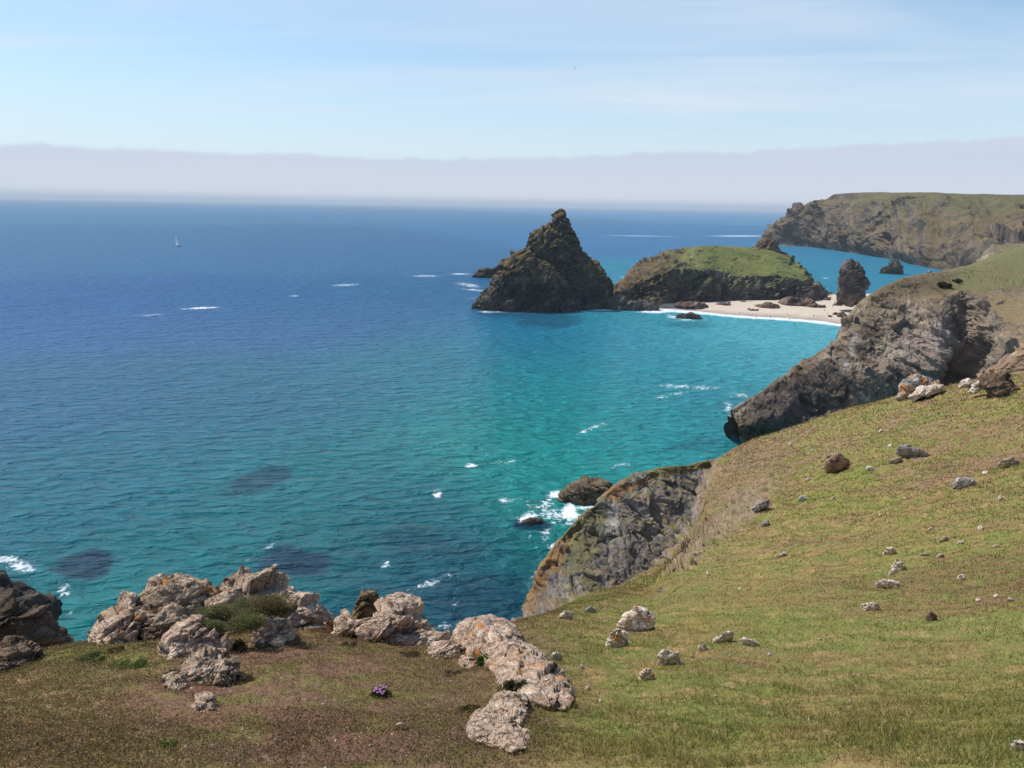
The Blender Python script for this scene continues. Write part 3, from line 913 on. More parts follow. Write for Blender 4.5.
edge = 0.2 + 0.8 * sm(0, 24, np.abs(ri - 50))
flank = np.clip(1.3 * blob(795, 392, 75, 26, -38) + blob(735, 425, 40, 30), 0, 1)
rocky = np.maximum(rocky, flank) * edge
rocky = np.maximum(rocky, 0.55 * blob(925, 283, 32, 9, -8))
f = f + n * (edge * (0.25 + 0.75 * rocky) * rockrelief(f, 24, 401, (0.2, -0.7, 0.2), (1, 1, 2.0), (.13, .045, .018, .018), 0.03, 0.2))[:, None]
f = f + n * (rocky * rockrelief(f, 8, 431, (0.2, -0.7, 0.2), (1, 1, 2.4), (.07, .035, .015, .022), 0.03, 0.2))[:, None]
f = f + n * (rocky * 1.5 * ridged((f @ rot(0.3, -0.7, 0.2).T) * np.array([1 / 15., 1 / 15., 1 / 45.]), 4, 441))[:, None]
# the shadowed notch east of the buttress
nt_ = blob(966, 366, 11, 28, 24)
f = f - n * (7 * nt_)[:, None]
n2 = gnormals(f.reshape(g.shape)).reshape(-1, 3)
if n2[:, 2].mean() < 0: n2 = -n2
c, a, b, e = cliff_palette(f, n2, 22, 410, (84, 73, 62), (132, 116, 99), (168, 150, 130))
gm = sm(0.62, 0.85, n2[:, 2] + 0.25 * a + 0.15 * b + 0.5 * (1 - rocky) + 0.15 * blob(930, 300, 60, 20) - 0.3)
gc_ = cmix(np.tile(lin(110, 94, 66), (len(f), 1)), lin(128, 110, 86), sm(-0.3, 0.3, a + b))
gc_ = cmix(gc_, lin(116, 110, 70), sm(0.3, 0.7, np.clip(blob(990, 275, 55, 16, -12) + blob(1020, 262, 40, 18), 0, 1) + 0.2 * b))
gc_ = cmix(gc_, lin(136, 116, 84), sm(0.3, 0.7, np.clip(blob(1010, 320, 40, 30), 0, 1) + 0.2 * b))
gm = gm * (1 - 0.95 * np.clip(1.3 * blob(795, 392, 75, 26, -38) + blob(735, 425, 40, 30), 0, 1))
c = cmix(c, gc_, np.clip(gm, 0, 1))
kn = np.clip(blob(925, 284, 36, 10, -8) + 0.8 * blob(880, 300, 30, 10, -45), 0, 1)
c = cmix(c, lin(104, 90, 66), sm(0.35, 0.8, kn + 0.5 * b + 0.3 * a) * 0.8)
c = cmix(c, lin(160, 144, 134), sm(0.3, 0.8, np.clip(blob(925, 345, 45, 22, -25), 0, 1) + 0.4 * b) * 0.6)
c = cmix(c, lin(170, 166, 156), sm(0.5, 1.0, 0.5 * a + np.clip(blob(853, 345, 6, 22, 10) + 0.7 * blob(845, 370, 5, 10) + .6 * blob(873, 355, 12, 14), 0, 1) + 0.4 * b) * 0.7)
c = cmix(c, lin(120, 96, 68), sm(0.3, 0.8, np.clip(blob(745, 424, 14, 10) + blob(800, 372, 30, 4, -40), 0, 1) + 0.3 * b) * 0.8)
c = cmix(c, lin(72, 66, 62), sm(0.3, 0.7, np.clip(blob(785, 408, 60, 28, -30), 0, 1) + 0.4 * b) * 0.7)
head = link('headland', f, grid_faces(*g.shape[:2]), M_ROCK_FAR, colr=c)
tag(head, kind='structure')
headf, head_q = f, grid_faces(*g.shape[:2])

# ------------------------------------------------------------------ distant coast
rows = []
kp = [763, 780, 800, 820, 835, 860, 890, 930, 975, 1024, 1100, 1250]
sk = [241, 229, 215, 206.5, 195, 193, 193.2, 194, 194.8, 195.8, 196, 196]
bs = [243.5, 245.5, 246.5, 248, 250, 254, 259, 268, 276, 281, 285, 288]
ex = [8, 35, 55, 70, 90, 110, 150, 210, 300, 330, 340, 350]
for x, s_, b_, e_ in zip(kp, sk, bs, ex):
    pb = Pz(x, b_, 0.0); db = hd(pb); dt = db + e_
    tp = P(x, s_, dt)
    row = [Z(x, dt + 500, tp[2] * 0.92 - 4, s_), Z(x, dt + 60, tp[2] + 0.3, s_), tp]
    for fy, fd in ((0.72, 0.66), (0.46, 0.38), (0.22, 0.14)):
        row.append(P(x, b_ + (s_ - b_) * fy, db + e_ * fd))
    row += [pb, Z(x, db - 14, -5, b_)]
    rows.append(row)
g = loft(np.swapaxes(np.array(rows), 0, 1), (12, 12, 50, 60, 60, 50, 10), (40, 50, 50, 45, 60, 65, 80, 80, 70, 50, 40))
f = g.reshape(-1, 3)
n = bnormals(g).reshape(-1, 3)
if n[:, 2].mean() < 0: n = -n
hgt = f[:, 2].copy()
msk = sm(-3, 12, hgt) * (1 - 0.9 * sm(66, 80, hgt))
uu = np.repeat(np.concatenate([[0], np.cumsum(np.linalg.norm(np.diff(g[-2], axis=0), axis=1))])[None], g.shape[0], 0).ravel()
gq = np.stack([uu / 120 + hgt / 150, hgt / 170 + 3.0, uu * 0], 1)
gq = gq + 0.25 * np.stack([fbm(f / 60, 3, 520), fbm(f / 60, 3, 521), 0 * uu], 1)
rr = ridged(gq, 4, 501)
f = f + n * (msk * 17 * rr)[:, None]
part = sm(-0.1, 0.35, fbm(f / 130, 3, 503) + 0.25 * sm(45, 10, hgt))
f = f + n * (msk * (0.15 + 0.85 * part) * rockrelief(f, 75, 505, (0.2, -0.5, 0.2), (1, 1, 1.8), (.20, .08, .03, .025), 0.03))[:, None]
n2 = gnormals(f.reshape(g.shape)).reshape(-1, 3)
if n2[:, 2].mean() < 0: n2 = -n2
c, a, b, e = cliff_palette(f, n2, 60, 510, (58, 52, 46), (92, 80, 68), (126, 112, 98), ((102, 90, 58), (116, 97, 70)), 0.68)
pxs, pys = project(f)
gg = np.clip(blob(900, 202, 60, 9) + blob(1000, 203, 70, 12) + 0.7 * blob(880, 212, 20, 14), 0, 1)
c = cmix(c, lin(98, 96, 60), sm(0.3, 0.7, gg + 0.25 * b) * sm(0.45, 0.7, n2[:, 2]) * 0.6)
coast = link('coastal_hills', f, grid_faces(*g.shape[:2]), M_ROCK_DIST, colr=c)
tag(coast, kind='structure')

# ------------------------------------------------------------------ grassy island
ip = [600, 612, 626, 640, 660, 680, 700, 720, 740, 760, 775, 790, 805, 820, 830]
iy0 = [310, 309.5, 309, 308, 306, 304.5, 304, 303, 302.5, 302, 302, 302, 302, 301, 301]
iy1 = [307, 300, 290, 281, 273, 271, 272, 276, 279, 279, 277, 278, 283, 292, 298]
iy2 = [306, 295, 282, 267, 256, 249.5, 246, 246, 247, 249, 252, 260, 273, 287, 296]
rows = []
for x, a0, a1, a2 in zip(ip, iy0, iy1, iy2):
    z0 = -1.5 if x < 650 else 1.0
    p0 = Pz(x, a0 + (1 if x < 650 else 0), z0); d0 = hd(p0)
    sc = 1.0 if 640 <= x <= 800 else 0.5
    p1 = P(x, a1, d0 + 5 * sc); p2 = P(x, a2, d0 + 60 * sc)
    pm = P(x, a0 + (a1 - a0) * 0.5, d0 + 2.5 * sc)
    pg = P(x, a1 + (a2 - a1) * 0.5, d0 + 28 * sc)
    rows.append([Z(x, d0 + 110 * sc + 5, -4, a2), Z(x, d0 + 80 * sc + 3, p2[2] * 0.7, a2), p2, pg, p1, pm, p0, Z(x, d0 - 6, -4, a0)])
g = loft(np.swapaxes(np.array(rows), 0, 1), (12, 15, 45, 45, 70, 70, 10), [30, 32, 32, 42, 42, 42, 42, 42, 42, 36, 36, 36, 36, 25])
f = g.reshape(-1, 3)
n = bnormals(g).reshape(-1, 3)
if n[:, 2].mean() < 0: n = -n
slp = n[:, 2]
pxs, pys = project(f)
leftrock = sm(700, 655, pxs + 45 * fbm(f * 0.09, 3, 640))
rk = np.clip(1 - sm(0.72, 0.9, slp) + leftrock, 0, 1)
f = f + n * ((0.12 + 0.88 * rk) * rockrelief(f, 26, 601, (0.15, 0.5, 0.1), (1, 1, 1.6), (.15, .09, .05, .03), 0.04))[:, None]
f = f + n * (rk * 1.4 * ridged(f * np.array([.09, .09, .03]), 3, 603))[:, None]
n2 = gnormals(f.reshape(g.shape)).reshape(-1, 3)
if n2[:, 2].mean() < 0: n2 = -n2
c, a, b, e = cliff_palette(f, n2, 20, 610, (54, 51, 48), (88, 81, 75), (132, 122, 112))
c = cmix(c, lin(116, 96, 62), leftrock * sm(0.1, 0.5, n2[:, 2] + 0.5 * b) * 0.8)
gcol = cmix(np.tile(lin(98, 106, 52), (len(f), 1)), lin(124, 120, 68), sm(-0.3, 0.35, a + 0.6 * b))
c = cmix(c, gcol, sm(0.55, 0.85, n2[:, 2] + 0.2 * a + 0.15 * b) * (1 - 0.9 * leftrock) * sm(5, 12, f[:, 2]))
c = cmix(c, lin(138, 116, 98), sm(5, 1, f[:, 2]) * sm(640, 660, pxs) * 0.6)
isl = link('island', f, grid_faces(*g.shape[:2]), M_ROCK_FAR, colr=c, origin=[f[:, 0].mean(), f[:, 1].mean(), 0])
tag(isl, 'rounded grassy topped tidal island with dark cliffs above the sandy beach', 'island')
rock('rock_knoll', '', '', [(748, 256), (752, 250), (757, 246), (760, 241), (766, 239), (773, 242), (778, 247), (786, 253), (793, 262), (780, 264), (762, 260)], hd(Pz(765, 297.5, 1)) + 62, 11,
     dict(dark=(66, 56, 46), midc=(112, 92, 70), light=(146, 118, 84)), mat=M_ROCK_FAR, parent=isl, nt=160, nf=80, orange=0.05)

# ------------------------------------------------------------------ sea stacks
def moss(f, n, c):
    a = fbm(f / 7, 4, 701); b = fbm(f / 2.2, 3, 702)
    m = sm(0.30, 0.75, n[:, 2] + 0.5 * a + 0.4 * b) * sm(9, 20, f[:, 2])
    c = cmix(c, lin(118, 98, 50), m * 0.75)
    return cmix(c, lin(96, 88, 80), sm(5, 1.5, f[:, 2]) * sm(-.2, .3, b) * 0.6)

STK = dict(dark=(38, 36, 34), midc=(66, 60, 54), light=(118, 104, 88))
ST = dict(bed=(0.1, 0.9, 0.3), stretch=(1, 1, 1.7), amp=(.07, .075, .045, .05), crack=0.05, relief=0.8, lump=0.02, warp=0.3, ribs=(1.5, (.11, .11, .03)))
main = [(507, 318), (510, 290), (518, 266), (528, 249), (529.5, 239), (534, 233.5), (545, 228.5), (552, 223.5), (557, 215.5), (561.5, 211.5), (566.5, 215.5), (569, 224), (572.5, 236), (580, 249), (588.5, 260), (598, 268.5), (607, 277), (610, 289), (613, 299), (609, 318), (560, 322)]
fr = [(472, 308), (476, 303), (483, 295), (492, 285), (497, 274), (502, 264.5), (511, 257), (519, 250), (526, 250), (534, 259), (549, 267), (560, 279), (573, 294), (582, 318), (521, 322), (482, 318)]
f1, q1, c1, s1 = rock_body(main, 476, 14, nt=400, nf=200, seed=710, size=32, box=(0.85, 1.0), back=1.0, **ST)
f2, q2, c2, s2 = rock_body(fr, 459, 11, nt=360, nf=180, seed=720, size=28, box=(0.85, 1.0), **ST)
vv = np.vstack([f1, f2]); qq = np.vstack([q1, q2 + len(f1)])
cc = np.vstack([rock_colour(f1, 32, 711, **STK), rock_colour(f2, 28, 721, **STK)])
cc = moss(vv, vnormals(vv, qq), cc)
ob = link('sea_stack', vv, qq, M_ROCK_FAR, origin=[c1[0], c1[1], 0], colr=cc)
tag(ob, 'tall dark pyramid shaped sea stack with a lower shoulder on its left', 'sea stack')
dS = lambda x, y: hd(Pz(x, y, 0))
rock('sea_stack', 'short blunt sea stack standing at the right end of the beach', 'sea stack',
     [(836, 304), (837, 290), (841, 276), (842, 267), (846, 262), (850, 260), (858, 263), (865, 271), (868.5, 284), (867, 298), (860, 304)], 505, 9,
     dict(dark=(58, 50, 46), midc=(90, 78, 72), light=(124, 106, 96)), mat=M_ROCK_FAR, nt=200, nf=100, relief=0.7)
rock('sea_stack', 'small far sea stack in the blue inlet below the distant coast', 'sea stack',
     [(880, 276), (882, 270), (886, 267), (889, 265), (891, 260), (897, 261), (901, 267), (903, 276)], dS(890, 274) + 6, 8, STK, mat=M_ROCK_FAR, nt=140, nf=70, relief=0.7)
rock('skerry', 'low dark skerry in white foam left of the tall sea stack', 'skerry',
     [(470, 281), (474, 273), (480, 270), (490, 268), (500, 266), (505, 281)], dS(485, 277.5) + 5, 9, STK, mat=M_ROCK_FAR, nt=140, nf=70)
rock('skerry', 'small dark rock in the shallows off the beach', 'skerry',
     [(673, 321), (677, 315), (683, 313), (690, 311), (696, 314), (701, 321)], dS(688, 318.5) + 2, 4, SEA_, mat=M_ROCK_FAR, nt=140, nf=70)
rock('skerry', 'low boulder spread joining the tall sea stack and the grassy island', 'skerry',
     [(600, 314), (606, 302), (615, 297), (626, 298), (640, 301), (655, 303), (660, 311), (640, 314)], dS(625, 310) + 8, 10, dict(dark=(66, 60, 54), midc=(104, 94, 84), light=(140, 126, 112)), mat=M_ROCK_FAR, nt=240, nf=120, seed=730, relief=1.3, size=18)
rock('skerry', 'brown wedge shaped skerry in surf at the foot of the near cliff', 'skerry',
     [(556, 505), (562, 496), (568, 489), (577, 485), (588, 480), (600, 478), (610, 481), (620, 490), (625, 512), (590, 514)], dS(585, 503) + 3, 4, dict(dark=(66, 56, 46), midc=(102, 86, 68), light=(134, 114, 90)), mat=M_ROCK_FAR, nt=220, nf=120, stretch=(1, 1, 2.6), bed=(0.1, -0.4, 0))
rock('skerry', 'small wave washed rock in foam left of the wedge shaped skerry', 'skerry',
     [(517, 526), (522, 520), (532, 517), (542, 520), (546, 527), (530, 530)], dS(531, 524) + 1, 1.3, SEA_, mat=M_ROCK_FAR, nt=120, nf=60)

# ------------------------------------------------------------------ beach
bp = [618, 640, 665, 700, 735, 770, 800, 825, 850, 880, 920]
y0 = [311, 309.5, 309, 311.5, 315, 317, 319, 321.5, 326, 330, 334]
y1 = [306, 304, 303.5, 302.5, 301, 300, 298, 295, 294, 294, 295]
rows = []
for x, a0, a1 in zip(bp, y0, y1):
    pw = Pz(x, a0, 0.0); dw = hd(pw); pb = Pz(x, a1, 2.6)
    rows.append([Z(x, dw - 12, -1.2, a0), Z(x, dw - 1, -0.02, a0), Z(x, dw + 4, 0.35, a0), pb * 0.5 + Z(x, dw + 4, 0.35, a0) * 0.5 + np.array([0, 0, 0.3]), pb, Z(x, hd(pb) + 14, -1.0, a1)])
g = loft(np.swapaxes(np.array(rows), 0, 1), (8, 8, 12, 12, 12), [14] * (len(bp) - 1))
f = g.reshape(-1, 3)
f[:, 2] += 0.12 * fbm(f * 0.15, 3, 800)
c = cmix(np.tile(lin(206, 190, 170), (len(f), 1)), lin(164, 146, 134), sm(1.0, 0.1, f[:, 2] + 0.4 * fbm(f * 0.1, 3, 801)))
c = cmix(c, lin(206, 178, 152), sm(0, 0.4, fbm(f * 0.2, 3, 802)) * 0.5)
beachf, beach_q = f, grid_faces(*g.shape[:2])
tag(link('beach', f, grid_faces(*g.shape[:2]), M_SAND, colr=c), kind='structure')
BR = dict(dark=(70, 58, 50), midc=(108, 90, 78), light=(140, 118, 102))
for lb, x, y, w_, h_, z in (
    ('flat brown rock platform at the water line under the grassy island', 766, 308.5, 26, 7, 0.4),
    ('small brown slab left of the rock platform', 744, 303.5, 14, 3, 1.2),
    ('long dark ramp of rock jutting from the island foot onto the sand', 797, 305, 36, 9, 1.4),
    ('rounded brown boulder alone on the sand', 769, 308, 11, 6, 0.8),
    ('brown reef slab just above the ramp on the sand', 814, 307, 20, 4, 1.3),
    ('dark boulder at the left of the three by the right waterline', 830, 317, 5, 3, 0.6),
    ('rounded boulder in the middle of the three by the right waterline', 835, 315, 5, 4, 0.8),
    ('large tan boulder at the right of the three by the right waterline', 842, 317, 11, 6, 0.7),
    ('flat brown boulder at the foot of the blunt stack', 851, 300, 14, 6, 1.5),
    ('low brown slab on the sand below the blunt stack', 838, 306, 9, 4, 1.4),
    ('brown boulder at the right end of the sand beside the headland', 849, 307, 10, 4, 1.2),
    ('small dark rock on the upper sand under the island cliff', 779, 303, 5, 3, 1.6),
    ('long low brown reef under the left half of the island cliff', 690, 306.5, 34, 4, 1.0),
    ('brown reef slab under the middle of the island cliff', 724, 305.5, 22, 3, 1.2),
    ('low brown slab at the water line left of the rock platform', 752, 311, 13, 3, 0.5),
    ('low dark rock between the ramp and the blunt stack', 826, 301, 10, 4, 1.5),
    ('tan boulder below the flat boulder at the foot of the blunt stack', 856, 306, 9, 4, 1.2)):
    r = np.random.default_rng(int(x * 7 + y))
    k = 12; a = np.linspace(0, 2 * math.pi, k, endpoint=False); rad = r.uniform(0.8, 1.15, k)
    rock('beach_rock', lb, 'rock', [(x + math.cos(u) * rr_ * w_ / 2, y + math.sin(u) * rr_ * h_ * 0.75) for u, rr_ in zip(a, rad)],
         hd(Pz(x, y, z)), w_ * 0.28, BR, mat=M_ROCK_FAR, nt=90, nf=46, group='rocks on the beach', seed=int(x) % 900)

# ------------------------------------------------------------------ sea
na, nd = 760, 820
aa = np.concatenate([np.linspace(-78, -40, 60, endpoint=False), np.linspace(-40, 40, na - 120, endpoint=False), np.linspace(40, 78, 60)])
rd = np.concatenate([np.geomspace(26, 900, nd - 160, endpoint=False), np.geomspace(900, 32000, 160)])
A, D = np.meshgrid(R(1) * aa, rd)
sv = np.stack([np.sin(A) * D, np.cos(A) * D, np.zeros_like(A)], -1).reshape(-1, 3)
Az = np.degrees(A).ravel(); LD = np.log(D).ravel()
CPS = [(60, 212, 70, 122, 182), (400, 214, 72, 124, 184), (700, 216, 78, 128, 186), (60, 250, 62, 114, 176), (350, 250, 60, 112, 174), (640, 240, 62, 114, 176), (870, 255, 58, 128, 178), (820, 275, 50, 132, 170),
       (60, 320, 54, 108, 166), (280, 320, 48, 108, 160), (430, 310, 44, 110, 158), (60, 400, 40, 104, 150), (250, 400, 34, 108, 146), (420, 380, 30, 120, 148), (540, 340, 34, 124, 152), (640, 335, 52, 142, 164), (720, 330, 96, 178, 188),
       (800, 340, 110, 186, 194), (780, 365, 74, 164, 176), (680, 380, 48, 148, 162), (560, 390, 34, 136, 150), (640, 430, 40, 144, 154), (480, 440, 28, 128, 140), (730, 410, 52, 144, 156), (300, 470, 24, 110, 132), (100, 480, 28, 104, 136),
       (60, 530, 24, 98, 124), (200, 530, 22, 104, 124), (400, 510, 22, 100, 122), (560, 465, 34, 134, 144), (560, 520, 40, 136, 142), (480, 560, 20, 82, 108), (400, 600, 16, 72, 98), (520, 600, 16, 66, 92), (330, 545, 18, 96, 112), (110, 610, 24, 112, 122)]
num = np.zeros((len(sv), 3)); den = np.zeros(len(sv))
for x, y, r_, g_, b_ in CPS:
    k = sm(240, 340, y)
    r_, g_, b_ = r_ * (1.0 - 0.06 * k), g_ * (1.12 - 0.06 * k), b_ * (0.98 + 0.07 * k)
    kk = sm(330, 430, y) * (1 - sm(560, 720, x))
    g_, b_ = g_ * (1 + 0.09 * kk), b_ * (1 - 0.03 * kk)
    q = Pz(x, y, 0)
    a_, l_ = math.degrees(math.atan2(q[0], q[1])), math.log(hd(q))
    wgt = np.exp(-np.minimum(((Az - a_) / 6.0) ** 2 + ((LD - l_) / 0.20) ** 2, 60)) + 1e-9 / (1 + ((Az - a_) / 6.0) ** 2 + ((LD - l_) / 0.2) ** 2)
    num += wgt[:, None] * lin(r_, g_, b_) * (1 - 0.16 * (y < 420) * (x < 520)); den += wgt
sc_ = num / den[:, None]
# kelp-covered reefs under the surface, and the tall stack's dark reflection painted below it
pxs, pys = project(sv)
sn = fbm(sv * 0.12, 4, 901); sn2 = fbm(sv * 0.35, 3, 902)
reef = 0
for x, y, rx, ry, an, s_ in ((86, 565, 34, 16, -12, 1), (292, 563, 40, 17, -3, 1), (260, 480, 38, 12, -20, .7), (530, 525, 22, 8, 0, 1), (548, 320, 34, 9, 0, .55), (520, 312, 50, 6, 0, .5), (430, 545, 60, 18, 10, .35), (470, 600, 60, 30, 0, .45), (690, 445, 40, 5, -10, .35), (735, 345, 20, 3, 0, .15), (690, 325, 26, 4, 0, .4)):
    reef = np.maximum(reef, s_ * sm(0.30, 0.66, blob(x, y, rx, ry, an) * 1.1 + 0.55 * sn * blob(x, y, 2 * rx, 2 * ry, an) + 0.4 * sn2 * blob(x, y, 2 * rx, 2 * ry, an)))
sc_ = cmix(sc_, lin(22, 52, 78), reef * 0.85)
sc_ = sc_ * (1 + 0.10 * fbm(sv * np.array([.02, .02, 1]), 3, 905))[:, None]
# broken water
foam = np.zeros(len(sv))
for x, y, rx, ry, an, s_ in (
    (570, 512, 14, 12, 60, 1.0), (556, 494, 10, 5, 0, .95), (555, 548, 12, 5, 20, .85), (528, 517, 14, 6, -10, .95), (545, 505, 30, 12, 10, .55), (590, 508, 14, 5, 0, .8), (532, 540, 20, 10, 30, .45),
    (430, 583, 32, 5, -18, .7), (455, 606, 6, 12, 20, .62), (448, 625, 18, 6, -10, .6), (471, 465, 9, 2.5, 0, 1.0), (437, 495, 5, 6, 30, .72), (500, 462, 30, 3, -8, .5), (385, 565, 10, 5, -30, .6), (272, 545, 12, 4, -30, .6), (255, 555, 22, 3, -30, .5),
    (592, 428, 26, 3, -20, .62), (690, 387, 50, 3, 2, .68), (670, 395, 26, 3, -10, .55), (740, 395, 16, 4, 0, .6), (735, 432, 8, 12, 20, .75), (728, 408, 6, 8, 0, .7), (620, 465, 30, 4, -5, .45), (505, 500, 16, 6, 0, .55), (700, 480, 20, 5, 0, .4),
    (202, 308, 26, 1.4, -3, .9), (293, 296, 10, 1.6, 0, .7), (150, 315, 30, 1.5, -3, .55), (345, 285, 22, 1.6, -2, .8), (425, 276, 22, 1.6, 0, .8), (460, 274, 16, 1.2, 0, .9), (468, 285, 18, 3, 8, .8), (475, 290, 22, 1.4, 5, .8), (470, 298, 12, 1.6, 0, .6),
    (612, 309, 12, 2.5, 0, 1.0), (575, 311, 40, 1.2, 0, .7), (520, 310, 40, 1.2, 0, .5), (655, 311.5, 22, 2, 0, 1.0), (680, 318, 20, 2.5, 10, .75), (622, 287, 5, 1.2, 0, .8), (622, 277, 5, 1.2, 0, .7),
    (640, 236, 60, .9, 1, .8), (740, 236, 50, 1.2, 0, .9), (755, 243, 30, .9, 0, .6), (690, 232, 60, .8, 0, .5), (620, 243, 40, .8, 0, .5), (750, 248, 16, .9, 0, .7), (826, 278, 6, .8, 0, .8), (880, 266, 20, .8, 0, .6), (905, 262, 20, .9, 0, .6), (800, 246, 40, .9, 0, .6), (850, 254, 30, 1.2, 10, .5),
    (548, 512, 30, 14, 20, .62), (580, 520, 14, 8, 50, .8), (545, 535, 14, 10, 40, .6), (540, 575, 14, 20, 30, .55), (490, 312, 20, 1.3, 0, .75), (600, 310, 16, 1.6, 0, .9),
    (20, 565, 26, 8, 15, .72), (62, 590, 10, 14, -30, .55), (70, 612, 8, 10, 0, .5), (90, 645, 20, 6, 0, .4), (5, 560, 20, 8, 0, .7)):
    foam = np.maximum(foam, s_ * (0.82 if y < 300 else 1.0) * blob(x, y, rx, ry, an))
# surf line along the sand
for i in range(len(bp) - 1):
    for s_ in np.linspace(0, 1, 6, endpoint=False):
        x = bp[i] + s_ * (bp[i + 1] - bp[i]); y = y0[i] + s_ * (y0[i + 1] - y0[i])
        if x > 640: foam = np.maximum(foam, 0.95 * blob(x, y + 1.2, 9, 2.2, 8))
foam = np.where((sv - CAM) @ _f > 0, foam, 0)
# swell
sw = fbm(np.stack([sv[:, 0] * 0.055 + 3, sv[:, 1] * 0.10, np.zeros(len(sv))], 1), 3, 910)
sv[:, 2] = 0.28 * sw * sm(1500, 500, np.hypot(sv[:, 0], sv[:, 1]))
m_sea, t = new_mat('sea water')
pos = t.n('ShaderNodeNewGeometry').outputs['Position']
cold = t.n('ShaderNodeVertexColor', layer_name='Col').outputs[0]
fo = t.n('ShaderNodeAttribute', attribute_name='foam').outputs['Fac']
mp = t.n('ShaderNodeMapping', {0: pos, 2: (0, 0, R(-28)), 3: (0.45, 1.0, 1.0)}).outputs[0]
w1 = t.noise(mp, 0.12, 4, 0.55)
w2 = t.noise(mp, 0.42, 3, 0.5, 0.5)
w3 = t.noise(mp, 2.6, 4, 0.6)
hgt = t.m('ADD', t.m('MULTIPLY', w1, 4.2), t.m('ADD', t.m('MULTIPLY', w2, 3.4), t.m('MULTIPLY', w3, 0.42)))
bmp = t.n('ShaderNodeBump', {'Strength': 1.0, 'Distance': 1.0, 'Height': hgt}).outputs[0]
f1_ = t.noise(pos, 0.9, 8, 0.7, 0.8)
f2_ = t.noise(pos, 0.22, 4, 0.6, 0.6)
fn = t.m('ADD', t.m('MULTIPLY', f1_, 0.65), t.m('MULTIPLY', f2_, 0.35))
fn = t.m('ADD', t.m('MULTIPLY', fn, 2.2), -0.6)
fm = t.sm(t.m('ADD', t.m('MULTIPLY', fo, 0.78), fn), 0.86, 1.18)
wcol = t.mix(t.sm(w2, 0.3, 0.75), t.mix(1.0, cold, (0.56, 0.62, 0.64), 'MULTIPLY'), t.mix(1.0, cold, (0.86, 0.88, 0.88), 'MULTIPLY'))  # ripple shading painted into the tint: troughs darker, crests lighter
dist = t.n('ShaderNodeVectorMath', {0: pos}, operation='LENGTH').outputs['Value']
rgh = t.n('ShaderNodeMapRange', {0: dist, 1: 120.0, 2: 520.0, 3: 0.13, 4: 0.45}).outputs[0]
wat = t.n('ShaderNodeBsdfPrincipled', {'Base Color': wcol, 'Roughness': rgh, 'IOR': 1.33, 'Specular IOR Level': 0.22, 'Specular Tint': (0.42, 0.66, 0.9, 1.0), 'Normal': bmp})
fmb = t.n('ShaderNodeBsdfDiffuse', {'Color': (0.78, 0.82, 0.84, 1)})
mx = t.n('ShaderNodeMixShader', {0: fm, 1: wat.outputs[0], 2: fmb.outputs[0]})
t.n('ShaderNodeOutputMaterial', {'Surface': mx.outputs[0]})
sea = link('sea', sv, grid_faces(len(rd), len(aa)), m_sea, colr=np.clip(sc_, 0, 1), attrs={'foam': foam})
tag(sea, kind='structure')

# ------------------------------------------------------------------ turf, heath and flowers
HG = flat_g.reshape(nrg, ncg, 3)
rc_rows = np.clip(rng.uniform(14, 748, 640000), 0, nrg - 2)
rc_cols = np.clip(np.interp(np.where(rng.random(len(rc_rows)) < 0.8, rng.uniform(-90, 1120, len(rc_rows)), np.where(rng.random(len(rc_rows)) < 0.5, rng.uniform(-420, -90, len(rc_rows)), rng.uniform(1120, 1600, len(rc_rows)))), gx, gcum), 0, ncg - 2)


def surf(ri, ci):
    r0 = np.floor(ri).astype(int); c0 = np.floor(ci).astype(int)
    r0 = np.clip(r0, 0, nrg - 2); c0 = np.clip(c0, 0, ncg - 2)
    fr_, fc_ = (ri - r0)[:, None], (ci - c0)[:, None]
    G_ = HG
    p = (G_[r0, c0] * (1 - fr_) + G_[r0 + 1, c0] * fr_) * (1 - fc_) + (G_[r0, c0 + 1] * (1 - fr_) + G_[r0 + 1, c0 + 1] * fr_) * fc_
    return p, r0 * ncg + c0


bp_, bi = surf(rc_rows, rc_cols)
bd = np.hypot(bp_[:, 0], bp_[:, 1])
keep = (rockg[bi] < 0.3) & (bd > 2.5) & (bd < 125) & (rng.random(len(bi)) > 0.4 * screeg[bi]) & (rng.random(len(bi)) > 0.75 * np.clip(soilg[bi] * 1.2, 0, 1) * sm(-0.25, 0.15, fbm(bp_ * 1.1, 3, 970))) & (rng.random(len(bi)) > 0.7 * bareg[bi])
bp_, bi, bd = bp_[keep], bi[keep], bd[keep]
hth = heathg[bi]
isflake = rng.random(len(bi)) < np.clip(hth * 1.1, 0, 0.93)
px1 = bd / F


def tri_cloud(name, p, h, wd, lean, colr):
    n_ = len(p)
    a = rng.uniform(0, 2 * math.pi, n_)
    s = np.stack([np.cos(a), np.sin(a), np.zeros(n_)], 1)
    l = rng.normal(0, 1, (n_, 3)); l[:, 2] = 0
    tip = p + np.stack([l[:, 0] * lean * h, l[:, 1] * lean * h, h], 1)
    v = np.stack([p - s * wd[:, None], p + s * wd[:, None], tip], 1).reshape(-1, 3)
    cc = np.repeat(colr, 3, axis=0)
    return v, np.arange(n_ * 3).reshape(-1, 3), cc


